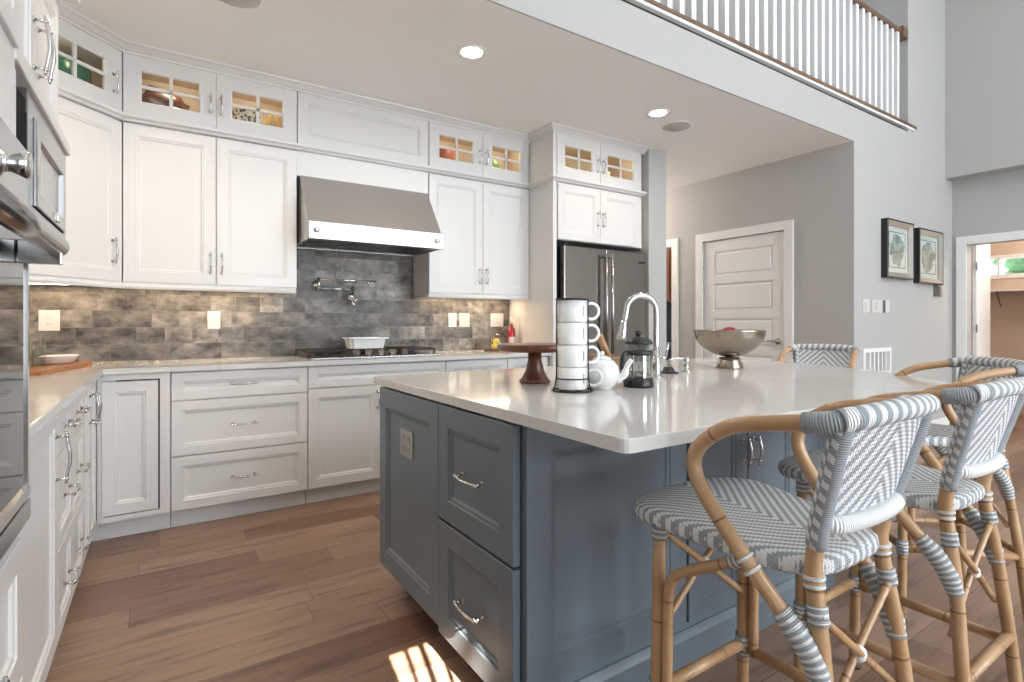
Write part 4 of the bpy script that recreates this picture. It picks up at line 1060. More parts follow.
# left end: big panel plus two drawers, faces at x = IX0-0.02
XE = IX0 + 0.02 - 0.002
p_ = front(isl, 'end_panel', V(XE, 2.235, 0.120), mYu, mX, 2.235 - 1.652, 0.756, IM, fw=0.075, t=0.022)
d1 = front(isl, 'drawer', V(XE, 1.648, 0.105), mYu, mX, 1.648 - 1.188, 0.384, IM, fw=0.07, t=0.024, handle=[(0.240, 0.185, 'h')], hl=0.145)
d2 = front(isl, 'drawer', V(XE, 1.648, 0.495), mYu, mX, 1.648 - 1.188, 0.382, IM, fw=0.07, t=0.024, handle=[(0.240, 0.185, 'h')], hl=0.145)
# front (seating side)
mb = MB(); mb.box(IX0 + 0.019, IX0 + 0.022, IY0 + 0.021, IY0 + 0.024, 0.10, 0.882); mb.build('corner_gap', 'dark_gap', isl)
front(isl, 'front_panel', V(0.811, IY0 + 0.02, 0.15), X, nY, 0.652, 0.727, IM, fw=0.080, t=0.02)
front(isl, 'door', V(1.468, IY0 + 0.02, 0.15), X, nY, 0.330, 0.727, IM, fw=0.065, t=0.022, handle=[(0.30, 0.535, 'v')], hl=0.10)
front(isl, 'door', V(1.800, IY0 + 0.02, 0.15), X, nY, 0.345, 0.727, IM, fw=0.065, t=0.022, handle=[(0.03, 0.535, 'v')], hl=0.10)
front(isl, 'front_panel', V(2.149, IY0 + 0.02, 0.15), X, nY, 0.269, 0.727, IM, fw=0.08, t=0.02)
mb = MB(); mb.sweep([(0.0, 0.0), (0.016, 0.0), (0.016, 0.105), (0.010, 0.118), (0.006, 0.130), (0.0, 0.132)], [(0.811, IY0 + 0.008), (IX1, IY0 + 0.008)])
mb.box(0.811, IX1, IY0 + 0.008, IY0 + 0.03, 0, 0.148)
mb.build('base_molding', IM, isl)
# outlet on the end panel
plate(0, 0, 'pale grey outlet on the left end panel of the island', w=0.125, h=0.105, mat='plate_grey', n=mX, u=mYu, cx=V(XE - 0.0103, 1.955, 0.683), slots=2, name='island_outlet')

# counter slab with bowed right end
edge = [(0.807, 0.776), (2.45, 0.775), (2.56, 0.795), (2.66, 0.862), (2.76, 0.975), (2.87, 1.11), (2.98, 1.28), (3.07, 1.45), (3.15, 1.64), (3.20, 1.82), (3.235, 2.0), (3.25, 2.16), (3.235, 2.25), (3.18, 2.305), (3.10, 2.32), (0.80, 2.32), (0.788, 2.315), (0.784, 2.303), (0.784, 0.803), (0.7855, 0.794), (0.790, 0.785), (0.797, 0.779)]
mb = MB(); mb.prism(edge, 0.884, 0.914, 0.003)
tag(mb.build('island_countertop', 'quartz'), 'large pale quartz slab with bowed right end on the blue-grey island', 'countertop')

# ------------------------------------------------------------------ things on the island
ZC = 0.9142
# cake stand
cx_, cy_ = 1.245, 1.73
o = thing('cake_stand', 'dark wooden pedestal cake stand at the left of the island top', 'cake stand', (cx_, cy_, ZC))
MB().lathe([(0, 0), (0.061, 0), (0.062, 0.008), (0.052, 0.018), (0.038, 0.045), (0.028, 0.085), (0.026, 0.124), (0, 0.124)], (cx_, cy_, ZC), seg=32).build('pedestal', 'walnut', o)
MB().lathe([(0, 0.124), (0.135, 0.124), (0.146, 0.128), (0.150, 0.138), (0.149, 0.150), (0.144, 0.153), (0, 0.153)], (cx_, cy_, ZC), seg=48).build('plate', 'walnut', o)

# mug tower
mx, my = 1.195, 1.437
st = thing('mug_rack', 'black wire rack holding four stacked white mugs', 'rack', (mx, my, ZC))
mb = MB(); ring = lambda r, z, n=28: [(mx + r * math.cos(2 * PI * k / n), my + r * math.sin(2 * PI * k / n), z) for k in range(n)]
mb.tube(ring(0.070, ZC + 0.003), 0.003, seg=6, closed=True)
mb.tube(ring(0.0575, ZC + 0.045), 0.0025, seg=6, closed=True)
mb.tube(ring(0.0565, ZC + 0.318), 0.0032, seg=6, closed=True)
for a in (math.radians(158), math.radians(302), math.radians(50)):
    ca, sa = math.cos(a), math.sin(a)
    mb.tube([(mx + 0.070 * ca, my + 0.070 * sa, ZC + 0.003), (mx + 0.062 * ca, my + 0.062 * sa, ZC + 0.02), (mx + 0.0575 * ca, my + 0.0575 * sa, ZC + 0.05), (mx + 0.0565 * ca, my + 0.0565 * sa, ZC + 0.318)], 0.0025, seg=6)
mb.tube([(mx - 0.070, my, ZC + 0.003), (mx + 0.070, my, ZC + 0.003)], 0.0025, seg=6); mb.tube([(mx, my - 0.07, ZC + 0.003), (mx, my + 0.07, ZC + 0.003)], 0.0025, seg=6)
mb.build('frame', 'black_wire', st)
MUGH = 0.0765
def mug(i, label):
    z = ZC + 0.008 + i * MUGH
    e = thing('mug', label, 'mug', (mx, my, z), 'white mugs stacked in the wire rack')
    MB().lathe([(0, 0), (0.048, 0), (0.0505, 0.002), (0.0515, 0.006), (0.0525, MUGH - 0.001), (0.0500, MUGH - 0.001), (0.047, 0.012), (0, 0.009)], (mx, my, z), seg=36).build('cup', 'porcelain', e)
    hd = V(0.95, -0.31, 0).normalized() if i != 0 else V(0.72, -0.69, 0).normalized()
    c = V(mx, my, z + MUGH * 0.52) + hd * 0.0715
    pts = [c + hd * (0.028 * math.cos(t_)) + Z * (0.028 * math.sin(t_)) for t_ in [math.radians(a) for a in range(-140, 141, 20)]]
    MB().tube(pts, 0.0055, seg=8).build('handle', 'porcelain', e)
    # small vertical script mark facing the viewer
    vd = V(-0.42, -0.90, 0).normalized(); sd = V(0.90, -0.42, 0)
    fx = V(mx, my, 0) + (vd * 0.84 + sd * 0.54).normalized() * 0.0516
    t_ = MB(); fdir = (vd * 0.84 + sd * 0.54).normalized(); tdir = V(-fdir.y, fdir.x, 0)
    base = V(fx.x, fx.y, z + 0.022)
    p = []
    for k in range(26):
        q = k / 25.0
        p.append(base + Z * (q * 0.034) + tdir * (0.0036 * math.sin(q * 2 * PI * 5)) + fdir * 0.0006)
    t_.tube(p, 0.0010, seg=5); t_.build('script_mark', 'ink', e)
for i, lb in enumerate(('white mug at the bottom of the stack in the wire rack', 'white mug second from the bottom in the wire rack', 'white mug third from the bottom in the wire rack', 'white mug at the top of the stack in the wire rack')): mug(i, lb)

# teapot
tx, ty = 1.323, 1.424
o = thing('teapot', 'round white porcelain teapot between mug rack and french press', 'teapot', (tx, ty, ZC))
prof = [(0, 0), (0.034, 0), (0.036, 0.004), (0.050, 0.018), (0.060, 0.040), (0.062, 0.060), (0.056, 0.083), (0.042, 0.100), (0.030, 0.107), (0, 0.108)]
MB().lathe(prof, (tx, ty, ZC), seg=36).build('pot', 'porcelain', o)
sd = V(0.62, -0.785, 0)
c0 = V(tx, ty, ZC)
mb = MB(); mb.tube([c0 + sd * 0.048 + Z * 0.036, c0 + sd * 0.076 + Z * 0.052, c0 + sd * 0.088 + Z * 0.084, c0 + sd * 0.104 + Z * 0.108], [0.019, 0.014, 0.010, 0.0085], seg=12, smooth=5); mb.build('spout', 'porcelain', o)
mb = MB(); mb.lathe([(0, 0.106), (0.034, 0.106), (0.030, 0.113), (0.012, 0.119), (0, 0.120)], c0, seg=28); mb.sphere(c0 + Z * 0.127, 0.0085, seg=12); mb.build('lid', 'porcelain', o)
mb = MB(); mb.tube([c0 - sd * 0.052 + Z * 0.088, c0 - sd * 0.082 + Z * 0.098, c0 - sd * 0.100 + Z * 0.072, c0 - sd * 0.088 + Z * 0.040, c0 - sd * 0.056 + Z * 0.030], 0.0055, seg=8, smooth=5); mb.build('handle', 'porcelain', o)

# french press
fx_, fy_ = 1.480, 1.398
o = thing('french_press', 'black and glass french press coffee maker in front of the faucet', 'coffee press', (fx_, fy_, ZC))
cF = V(fx_, fy_, ZC)
MB().lathe([(0, 0), (0.055, 0), (0.056, 0.008), (0.053, 0.034), (0.046, 0.036), (0, 0.036)], cF, seg=32).build('base', 'black_plastic', o)
MB().lathe([(0.0475, 0.037), (0.0475, 0.160), (0.0455, 0.160), (0.0455, 0.037)], cF, seg=32, closed=True).build('beaker', 'clear_glass', o)
MB().lathe([(0.0490, 0.118), (0.0535, 0.118), (0.0535, 0.134), (0.0490, 0.134)], cF, seg=32, closed=True).build('band', 'black_plastic', o)
mb = MB(); mb.lathe([(0.0, 0.158), (0.052, 0.158), (0.0525, 0.166), (0.045, 0.174), (0.026, 0.184), (0.010, 0.189), (0, 0.190)], cF, seg=32); mb.sphere(cF + Z * 0.199, 0.012, seg=14); mb.build('lid', 'black_plastic', o)
for a in (200, 250, 300, 340, 20, 110):
    ca, sa = math.cos(math.radians(a)), math.sin(math.radians(a))
    MB().obox(cF + V(ca * 0.049 + sa * 0.005, sa * 0.049 - ca * 0.005, 0.036), V(-sa, ca, 0), Z, V(ca, sa, 0), 0.010, 0.085, 0.0012).build('strap', 'chrome', o)
hd = V(-0.98, -0.05, 0).normalized()
mb = MB(); mb.tube([cF + hd * 0.052 + Z * 0.126, cF + hd * 0.078 + Z * 0.122, cF + hd * 0.085 + Z * 0.09, cF + hd * 0.080 + Z * 0.04, cF + hd * 0.058 + Z * 0.02], [0.009, 0.010, 0.011, 0.010, 0.008], seg=10, smooth=5); mb.build('handle', 'black_plastic', o)
mb = MB(); mb.tube([cF + Z * 0.05, cF + Z * 0.158], 0.002, seg=6); mb.lathe([(0, 0.048), (0.043, 0.048), (0.043, 0.053), (0, 0.053)], cF, seg=24); mb.build('plunger', 'chrome', o)

# basket with rolling pin behind the teapot
bx_, by_ = 1.70, 1.80
o = thing('wicker_basket', 'small brown wicker basket behind the teapot on the island', 'basket', (bx_, by_, ZC))
MB().lathe([(0, 0), (0.075, 0), (0.088, 0.02), (0.098, 0.08), (0.101, 0.088), (0.095, 0.090), (0.086, 0.03), (0, 0.012)], (bx_, by_, ZC), seg=32).build('bowl', 'basket_weave', o)
o = thing('wooden_pestle', 'pale wooden handle sticking up out of the wicker basket', 'utensil', (bx_, by_, ZC + 0.03))
MB().tube([(bx_ + 0.04, by_, ZC + 0.04), (bx_ + 0.0, by_ + 0.005, ZC + 0.11), (bx_ - 0.04, by_ + 0.01, ZC + 0.18)], [0.012, 0.014, 0.018], seg=12).build('shaft', 'spoon_wood', o)

# faucet
qx, qy = 1.785, 1.585
o = thing('kitchen_faucet', 'tall chrome gooseneck faucet rising beside the french press', 'faucet', (qx, qy, ZC))
MB().lathe([(0, 0), (0.027, 0), (0.027, 0.006), (0.020, 0.012), (0.018, 0.05), (0.016, 0.12), (0, 0.12)], (qx, qy, ZC), seg=24).build('base', 'chrome', o)
fd = V(-0.93, 0.36, 0).normalized(); cq = V(qx, qy, ZC); R_ = 0.069
pts = [cq + Z * 0.10, cq + Z * 0.20, cq + Z * 0.285]
for a in range(20, 161, 20):
    t_ = math.radians(a); pts.append(cq + Z * (0.285 + R_ * math.sin(t_)) + fd * (R_ - R_ * math.cos(t_)))
pts += [cq + fd * (2 * R_ + 0.003) + Z * 0.27, cq + fd * (2 * R_ + 0.010) + Z * 0.24]
MB().tube(pts, 0.0125, seg=14, smooth=3).build('spout', 'chrome', o)
MB().tube([cq + fd * (2 * R_ + 0.010) + Z * 0.245, cq + fd * (2 * R_ + 0.016) + Z * 0.205, cq + fd * (2 * R_ + 0.024) + Z * 0.165], [0.0135, 0.0175, 0.0205], seg=14, smooth=4).build('spray_head', 'chrome', o)
mb = MB(); lv = V(0.5, -0.86, 0); mb.tube([cq + Z * 0.085, cq + lv * 0.04 + Z * 0.087], 0.010, seg=10); mb.tube([cq + lv * 0.04 + Z * 0.087, cq + lv * 0.052 + Z * 0.15], [0.006, 0.0045], seg=8); mb.build('lever', 'chrome', o)

o = thing('sink_stopper', 'flat black sink stopper with small knob on the island', 'stopper', (2.0, 1.70, ZC))
MB().lathe([(0, 0), (0.046, 0), (0.046, 0.006), (0.030, 0.010), (0.022, 0.026), (0.018, 0.030), (0, 0.030)], (2.0, 1.70, ZC), seg=24).build('disc', 'black_plastic', o)
o = thing('soap_dispenser', 'short chrome soap dispenser right of the black sink stopper', 'soap dispenser', (2.12, 1.695, ZC))
MB().lathe([(0, 0), (0.026, 0), (0.026, 0.005), (0.014, 0.010), (0.013, 0.045), (0.017, 0.050), (0.017, 0.070), (0, 0.072)], (2.12, 1.695, ZC), seg=20).build('pump', 'chrome', o)
MB().tube([(2.12, 1.695, ZC + 0.062), (2.07, 1.72, ZC + 0.066), (2.04, 1.735, ZC + 0.056)], 0.005, seg=8, smooth=3).build('nozzle', 'chrome', o)

# pedestal bowl with pomegranates
px_, py_ = 2.49, 1.715
o = thing('pedestal_bowl', 'hammered antique silver bowl on a flared foot holding dark red fruit', 'bowl', (px_, py_, ZC))
MB().lathe([(0, 0), (0.068, 0), (0.069, 0.005), (0.056, 0.040), (0.050, 0.058), (0.0, 0.060)], (px_, py_, ZC), seg=36).build('foot', 'aged_silver', o)
bp = []
for k in range(11):
    a = math.radians(8 + k * 8.0); bp.append((0.172 * math.sin(a) * 1.02, 0.060 + 0.172 * (1 - math.cos(a)) * 0.80))
outer = bp + [(0.177, 0.199)]; inner = [(r - 0.004, z + 0.003) for r, z in reversed(bp)]
MB().lathe([(0, 0.060)] + outer + [(0.172, 0.200)] + inner + [(0, 0.064)], (px_, py_, ZC), seg=56).build('bowl', 'aged_silver', o)
def fruit(dx, dy, dz, r, label):
    e = thing('pomegranate', label, 'fruit', (px_ + dx, py_ + dy, ZC + dz - r), 'dark red fruit in the silver bowl')
    MB().sphere((px_ + dx, py_ + dy, ZC + dz), r, (1, 1, 0.93), seg=20).build('flesh', 'fruit_red', e)
    c = V(px_ + dx + r * 0.55, py_ + dy + r * 0.3, ZC + dz + r * 0.66); mb = MB(); mb.lathe([(0.004, 0), (0.008, 0.004), (0.010, 0.012), (0.0085, 0.012), (0.006, 0.004)], c, seg=8); mb.build('crown', 'fruit_red', e)
fruit(0.03, 0.02, 0.168, 0.052, 'dark red fruit topmost, showing above the rim of the silver bowl')
fruit(-0.05, 0.045, 0.125, 0.042, 'dark red fruit lying low inside the silver bowl at left')
fruit(0.02, -0.06, 0.122, 0.040, 'dark red fruit lying low inside the silver bowl nearest the viewer')

# ------------------------------------------------------------------ things on the back and left counters
o = thing('wine_bottle', 'red glass bottle with cream label beside the tall fridge panel', 'bottle', (2.575, 3.93, ZC))
cB = V(2.575, 3.93, ZC)
MB().lathe([(0, 0), (0.034, 0), (0.036, 0.006), (0.036, 0.150), (0.030, 0.180), (0.014, 0.205), (0.013, 0.232), (0, 0.232)], cB, seg=28).build('glass_body', 'wine_red', o)
MB().lathe([(0, 0.225), (0.0150, 0.225), (0.0155, 0.285), (0.013, 0.290), (0, 0.290)], cB, seg=20).build('capsule', 'label_cream', o)
mb = MB(); L1 = []; L2 = []
for k in range(17):
    a = math.radians(180 + 40 + k * 10 - 20); L1.append((0.0364 * math.cos(a), 0.0364 * math.sin(a)))
for k in range(16):
    (a, b), (c, d_) = L1[k], L1[k + 1]
    vs = [mb.bm.verts.new(cB + V(a, b, 0.035)), mb.bm.verts.new(cB + V(c, d_, 0.035)), mb.bm.verts.new(cB + V(c, d_, 0.115)), mb.bm.verts.new(cB + V(a, b, 0.115))]; mb.face(vs)
bmesh.ops.remove_doubles(mb.bm, verts=mb.bm.verts, dist=1e-5)
mb.build('label_band', 'label_cream', o, smooth=True)
gx_, gy_ = 2.38, 3.86
o = thing('glass_cloche', 'clear glass dome over yellow fruit on the back counter', 'cloche', (gx_, gy_, ZC))
MB().lathe([(0, 0), (0.100, 0), (0.110, 0.008), (0.105, 0.010), (0, 0.006)], (gx_, gy_, ZC), seg=32).build('plate', 'walnut', o)
mb = MB(); mb.lathe([(0.092, 0.010), (0.095, 0.06), (0.082, 0.105), (0.045, 0.135), (0.012, 0.146), (0.008, 0.150), (0.016, 0.170), (0.0, 0.182)], (gx_, gy_, ZC), seg=32); mb.build('dome', 'clear_glass', o)
for (dx, dy, dz, lb) in ((-0.035, -0.02, 0.037, 'yellow lemon under the glass dome, left of three'), (0.03, 0.02, 0.037, 'yellow lemon under the glass dome, right of three'), (-0.005, 0.0, 0.082, 'yellow lemon on top of the other two under the glass dome')):
    e = thing('lemon', lb, 'fruit', (gx_ + dx, gy_ + dy, ZC + dz - 0.028), 'lemons under the glass dome')
    MB().sphere((gx_ + dx, gy_ + dy, ZC + dz), 0.028, (1.2, 1, 1), seg=14).build('flesh', 'lemon', e)
    MB().sphere((gx_ + dx + 0.034, gy_ + dy, ZC + dz), 0.006, (1.2, 1, 1), seg=8).build('tip', 'lemon', e)

# cutting board with dish and glasses in the left corner
o = thing('cutting_board', 'long orange-brown wooden board lying on the left corner counter', 'board', (-0.5, 3.7, ZC))
ud = V(0.25, 0.968, 0).normalized(); vd_ = V(-ud.y, ud.x, 0)
O0 = V(-0.455, 3.19, ZC)
mb = MB(); mb.obox(O0, ud, vd_, Z, 0.56, 0.20, 0.02, 0.006); mb.obox(O0 + ud * 0.555 + vd_ * 0.055, ud, vd_, Z, 0.16, 0.05, 0.02, 0.006); mb.build('slab', 'board_wood', o)
o = thing('serving_dish', 'shallow white oval dish on the orange-brown board', 'dish', (-0.50, 3.62, ZC + 0.02))
mb = MB()
lo = []
for (r, z) in ((0.06, 0.0), (0.085, 0.004), (0.105, 0.040), (0.110, 0.043), (0.102, 0.042), (0.080, 0.010), (0.05, 0.008)):
    lp = []
    for k in range(32):
        a = 2 * PI * k / 32; lp.append(V(-0.455, 3.72, ZC + 0.0205 + z) + ud * (r * 1.15 * math.cos(a)) + vd_ * (r * 0.75 * math.sin(a)))
    lo.append(lp)
mb.rings(lo); mb.build('bowl', 'porcelain', o, smooth=True)
for i, (gx, gy, lb) in enumerate(((-0.545, 3.43, 'clear drinking glass on the wooden board nearer the oven'), (-0.520, 3.55, 'clear drinking glass on the wooden board next to the white dish'))):
    e = thing('drinking_glass', lb, 'glass', (gx, gy, ZC + 0.0205), 'drinking glasses on the wooden board')
    MB().lathe([(0, 0), (0.030, 0), (0.036, 0.12), (0.034, 0.12), (0.028, 0.006), (0, 0.006)], (gx, gy, ZC + 0.0205), seg=24).build('tumbler', 'clear_glass', e)
o = thing('folded_towels', 'small stack of folded white towels beside the oven tower', 'towels', (-0.45, 2.02, ZC))
for i in range(4):
    MB().box(-0.50, -0.345, 1.96, 2.07, ZC + i * 0.017, ZC + i * 0.017 + 0.016, 0.006).build('fold', 'linen', o)

# cabinet contents
def cab_item(nm, label, cat, c, fn, mat, grp=None):
    e = thing(nm, label, cat, c, grp); fn(c).build('vessel', mat, e); return e
zc = U2 + 0.0205
cab_item('wooden_bowl', 'tilted dark wooden bowl behind glass in the top cabinet left of the hood', 'bowl', (0.04, 3.93, zc), lambda c: MB().tube([(c[0] - 0.13, c[1], c[2] + 0.135), (c[0] - 0.11, c[1], c[2] + 0.128), (c[0] + 0.02, c[1] + 0.0, c[2] + 0.105), (c[0] + 0.10, c[1], c[2] + 0.09)], [0.098, 0.102, 0.09, 0.06], seg=24, smooth=3), 'walnut')
cab_item('patterned_bowl', 'black and white patterned bowl behind glass left of the hood', 'bowl', (0.47, 3.92, zc), lambda c: MB().lathe([(0, 0), (0.04, 0), (0.075, 0.05), (0.100, 0.16), (0.095, 0.16), (0.07, 0.055), (0, 0.006)], c), 'patterned_glaze')
cab_item('gold_ornament', 'small gold ornament beside the patterned bowl in the top cabinet', 'ornament', (0.62, 3.93, zc), lambda c: MB().tube([(c[0] - 0.04, c[1], c[2] + 0.005), (c[0] - 0.02, c[1], c[2] + 0.14), (c[0] + 0.02, c[1], c[2] + 0.20), (c[0] + 0.05, c[1], c[2] + 0.14), (c[0] + 0.03, c[1], c[2] + 0.006)], 0.010, smooth=5), 'lemon')
cab_item('red_pot', 'red clay pot behind glass in the top cabinet right of the hood', 'pot', (1.92, 3.93, zc), lambda c: MB().lathe([(0, 0), (0.07, 0), (0.09, 0.06), (0.088, 0.17), (0.082, 0.17), (0, 0.02)], c), 'terracotta')
cab_item('green_jar', 'pale green jar behind glass in the top cabinet nearest the fridge', 'jar', (2.38, 3.93, zc), lambda c: MB().lathe([(0, 0), (0.05, 0), (0.075, 0.07), (0.065, 0.15), (0.035, 0.17), (0.035, 0.19), (0, 0.19)], c), 'green_glaze')
cab_item('teal_pot', 'dark green pot behind glass in the angled corner cabinet', 'pot', (-0.42, 3.84, zc), lambda c: MB().lathe([(0, 0), (0.06, 0), (0.09, 0.08), (0.09, 0.20), (0.06, 0.25), (0, 0.25)], c), 'teal_glaze')
cab_item('cream_bowl', 'cream bowl behind glass in the left door over the refrigerator', 'bowl', (2.93, 3.62, zc), lambda c: MB().lathe([(0, 0), (0.04, 0), (0.09, 0.07), (0.086, 0.07), (0, 0.01)], c), 'ceramic_cream')
cab_item('cream_pitcher', 'cream pitcher behind glass in the right door over the refrigerator', 'pitcher', (3.40, 3.62, zc), lambda c: MB().lathe([(0, 0), (0.045, 0), (0.06, 0.05), (0.04, 0.12), (0.048, 0.16), (0.044, 0.16), (0, 0.02)], c), 'ceramic_cream')

# ------------------------------------------------------------------ bar stools
K = 0.84
def T(x, y, z): return Vector((x * K, y * K, 1.15 + K * (z - 1.15)))
ZG = -0.219       # source z of the floor
def make_stool():
    root = thing('bar_stool', 'stool', 'stool', (0, 0, 0), 'woven rattan bar stools around the island')
    R = 0.0155
    for s in (-1, 1):
        mb = MB(); mb.tube([T(s * 0.205, 0.205, ZG), T(s * 0.2, 0.2, 0.2), T(s * 0.195, 0.195, 0.606)], R, seg=12, smooth=3)
        lg = mb.build('front_leg', 'rattan_pole', root)
        MB().tube([T(s * 0.205, 0.205, ZG), T(s * 0.205, 0.205, ZG) + V(0, 0, 0.012)], R + 0.002, seg=12).build('foot_cap', 'black_plastic', lg)
        MB().tube([T(s * 0.196, 0.196, 0.550), T(s * 0.195, 0.195, 0.604)], R + 0.003, seg=14).build('binding', 'striped_binding', lg)
        MB().tube([T(s * 0.2015, 0.201, 0.09), T(s * 0.2005, 0.2005, 0.155)], R + 0.004, seg=14).build('binding', 'striped_binding', lg)
    for s in (-1, 1):
        P = [T(s * 0.225, -0.290, ZG), T(s * 0.205, -0.262, 0.12), T(s * 0.175, -0.235, 0.40), T(s * 0.160, -0.208, 0.585), T(s * 0.165, -0.215, 0.67), T(s * 0.183, -0.248, 0.80), T(s * 0.198, -0.286, 0.940)]
        mb = MB(); mb.tube(P, R, seg=12, smooth=5)
        lg = mb.build('rear_leg', 'rattan_pole', root)
        MB().tube([P[0], P[0] + V(0, 0, 0.012)], R + 0.002, seg=12).build('foot_cap', 'black_plastic', lg)
        MB().tube([P[4] - V(0, 0, 0.006), T(s * 0.174, -0.23, 0.735), P[5], T(s * 0.194, -0.267, 0.87), P[6]], R + 0.003, seg=16, smooth=4).build('post_binding', 'dashed_binding', lg)
        MB().tube([T(s * 0.1675, -0.2225, 0.495), T(s * 0.164, -0.216, 0.535)], R + 0.0025, seg=14).build('binding', 'striped_binding', lg)
        for zz in (0.575, 0.592):
            MB().tube([T(s * 0.1605, -0.209, zz - 0.005), T(s * 0.160, -0.208, zz + 0.003)], R + 0.0035, seg=14).build('binding', 'white_binding', lg)
        # wrapped wedge where the arm meets the leg
        MB().tube([T(s * 0.178, -0.237, 0.365), T(s * 0.184, -0.222, 0.415), T(s * 0.193, -0.196, 0.462), T(s * 0.204, -0.158, 0.508)], [R + 0.003, R + 0.006, R + 0.006, R + 0.003], seg=16, smooth=3).build('binding', 'striped_binding', lg)
        # arm
        A = [T(s * 0.206, -0.288, 0.951), T(s * 0.219, -0.264, 0.946), T(s * 0.226, -0.222, 0.940), T(s * 0.235, -0.08, 0.914), T(s * 0.239, -0.01, 0.880), T(s * 0.240, 0.034, 0.838), T(s * 0.240, 0.047, 0.795), T(s * 0.238, 0.026, 0.740), T(s * 0.230, -0.032, 0.662), T(s * 0.220, -0.080, 0.603), T(s * 0.207, -0.135, 0.535), T(s * 0.196, -0.180, 0.478), T(s * 0.182, -0.224, 0.41)]
        am = MB(); am.tube(A, R * 1.0, seg=14, smooth=5); am = am.build('armrest', 'rattan_pole', root)
        MB().tube([T(s * 0.207, -0.2865, 0.9505), T(s * 0.219, -0.264, 0.946), T(s * 0.226, -0.222, 0.940)], R + 0.004, seg=16, smooth=3).build('binding', 'grey_binding', am)
        for q in (0.0, 0.022):
            MB().tube([T(s * 0.2203, -0.078 - q * 0.85, 0.605 - q), T(s * 0.2190, -0.083 - q * 0.85, 0.599 - q)], R + 0.003, seg=14).build('binding', 'white_binding', am)
        # side arch brace, springing from the front leg to the seat
        MB().tube([T(s * 0.202, 0.165, 0.10), T(s * 0.2, 0.162, 0.38), T(s * 0.2, 0.150, 0.445), T(s * 0.2, 0.115, 0.485), T(s * 0.2, -0.03, 0.568), T(s * 0.2, -0.06, 0.588)], R * 0.78, seg=10, smooth=5).build('side_brace', 'rattan_pole', root)
        MB().tube([T(s * 0.199, -0.03, 0.568), T(s * 0.199, -0.065, 0.590)], R, seg=12).build('binding', 'striped_binding', root)
        MB().tube([T(s * 0.2025, 0.2, 0.115), T(s * 0.204, -0.262, 0.115)], R * 0.88, seg=12).build('stretcher', 'rattan_pole', root)
    MB().tube([T(-0.2, 0.202, 0.125), T(0.2, 0.202, 0.125)], R * 0.95, seg=12).build('stretcher', 'rattan_pole', root)
    MB().tube([T(-0.205, -0.262, 0.135), T(0.205, -0.262, 0.135)], R * 0.88, seg=12).build('stretcher', 'rattan_pole', root)
    # crossed thin braces, front and rear
    for (yy, w0, w1, z0, z1) in ((0.196, 0.195, 0.195, 0.29, 0.575), (-0.228, 0.185, 0.178, 0.24, 0.52)):
        for s in (-1, 1):
            MB().tube([T(s * w1, yy, z1), T(0, yy + 0.006 * s, (z0 + z1) / 2 + 0.0), T(-s * w0, yy, z0)], R * 0.52, seg=8, smooth=3).build('cross_brace', 'rattan_pole', root)
        MB().sphere(T(0, yy, (z0 + z1) / 2), 0.0145, (1, 1, 1.15), seg=10).build('knot', 'white_binding', root)
    # seat
    mb = MB(); L = []; n = 56
    def outline(r, dz):
        lp = []
        for k in range(n):
            a = 2 * PI * k / n; c, s = math.cos(a), math.sin(a)
            p = 4.2; q = (abs(c) ** p + abs(s) ** p) ** (-1 / p)
            x, y = c * q, s * q
            yy = y * 0.256; hw = 0.224 + 0.048 * y
            if y > 0: yy += 0.018 * (1 - x * x)
            bend = 0.014 * y * r - 0.040 * max(0.0, (y * r - 0.6)) - 0.010 * (1 - r * r) - 0.010 * (abs(x) * r) ** 3
            lp.append(T(x * hw * r, yy * r + 0.030, 0.645 + bend + dz))
        return lp
    for r, dz in ((1.0, -0.042), (1.02, -0.035), (1.03, -0.021), (1.02, -0.008), (0.985, -0.001), (0.93, 0.002), (0.8, 0.002), (0.6, 0.001), (0.4, 0), (0.2, 0), (0.02, 0)): L.append(outline(r, dz))
    L = [outline(0.5, -0.040)] + L
    mb.rings(L); mb.build('seat', 'woven_seat', root, smooth=True)
    # backrest: curved woven panel with a wrapped top rail and the white roll at its foot
    mb = MB(); gx, gz = 14, 8; F = []; Bk = []
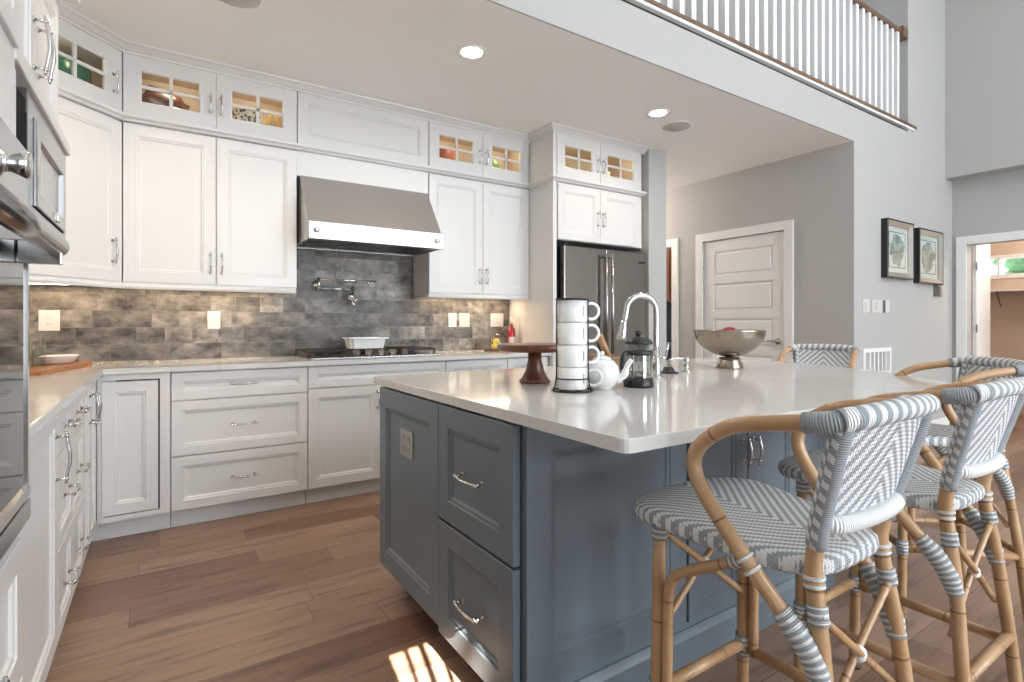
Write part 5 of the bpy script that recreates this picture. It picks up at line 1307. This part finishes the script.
    for j in range(gz + 1):
        t_ = j / gz; z = 0.715 + (0.945 - 0.715) * t_; hw = 0.172 + (0.200 - 0.172) * t_; yb = -0.226 + (-0.287 + 0.226) * t_
        F.append([T(hw * (2 * i / gx - 1), yb - 0.022 * (1 - (2 * i / gx - 1) ** 2) + 0.006, z) for i in range(gx + 1)])
        Bk.append([T(hw * (2 * i / gx - 1), yb - 0.022 * (1 - (2 * i / gx - 1) ** 2) - 0.006, z) for i in range(gx + 1)])
    VF = [[mb.bm.verts.new(p) for p in r_] for r_ in F]; VB = [[mb.bm.verts.new(p) for p in r_] for r_ in Bk]
    for j in range(gz):
        for i in range(gx):
            for q in (VF, VB): mb.face((q[j][i], q[j][i + 1], q[j + 1][i + 1], q[j + 1][i]))
    for i in range(gx):
        for j in (0, gz): mb.face((VF[j][i], VF[j][i + 1], VB[j][i + 1], VB[j][i]))
    for j in range(gz):
        for i in (0, gx): mb.face((VF[j][i], VF[j + 1][i], VB[j + 1][i], VB[j][i]))
    mb.build('backrest', 'woven_back', root, smooth=False)
    top = [T(-0.213, -0.283, 0.950), T(-0.180, -0.299, 0.955), T(-0.10, -0.309, 0.958), T(0, -0.313, 0.960), T(0.10, -0.309, 0.958), T(0.180, -0.299, 0.955), T(0.204, -0.2895, 0.952), T(0.219, -0.264, 0.946), T(0.225, -0.232, 0.941)]
    MB().tube(top, R * 1.08 + 0.0045, seg=18, smooth=6).build('top_rail', 'spiral_binding', root)
    low = [T(-0.158, -0.228, 0.716), T(-0.140, -0.248, 0.714), T(-0.08, -0.259, 0.714), T(0.0, -0.263, 0.714), T(0.08, -0.259, 0.714), T(0.140, -0.248, 0.714), T(0.162, -0.226, 0.716)]
    MB().tube(low, R * 1.05, seg=16, smooth=5).build('lower_roll', 'white_binding', root)
    return root
st0 = make_stool()
st0['label'] = 'grey and white woven rattan stool nearest the viewer at the island'
st0.location = (1.36 * K, 0.825 * K, 0)
def place(x, y, rz, lb):
    c = copy_tree(st0); c['label'] = lb; c.location = (x, y, 0); c.rotation_euler = (0, 0, rz); return c
place(2.104 * K, 0.825 * K, 0, 'grey and white woven rattan stool second from the left along the island')
place(2.63, 0.90, math.radians(46), 'woven rattan stool turned at the bowed corner of the island, half behind another')
place(3.44, 1.76, math.radians(106), 'farthest woven rattan stool, only its diamond-patterned back above the counter')
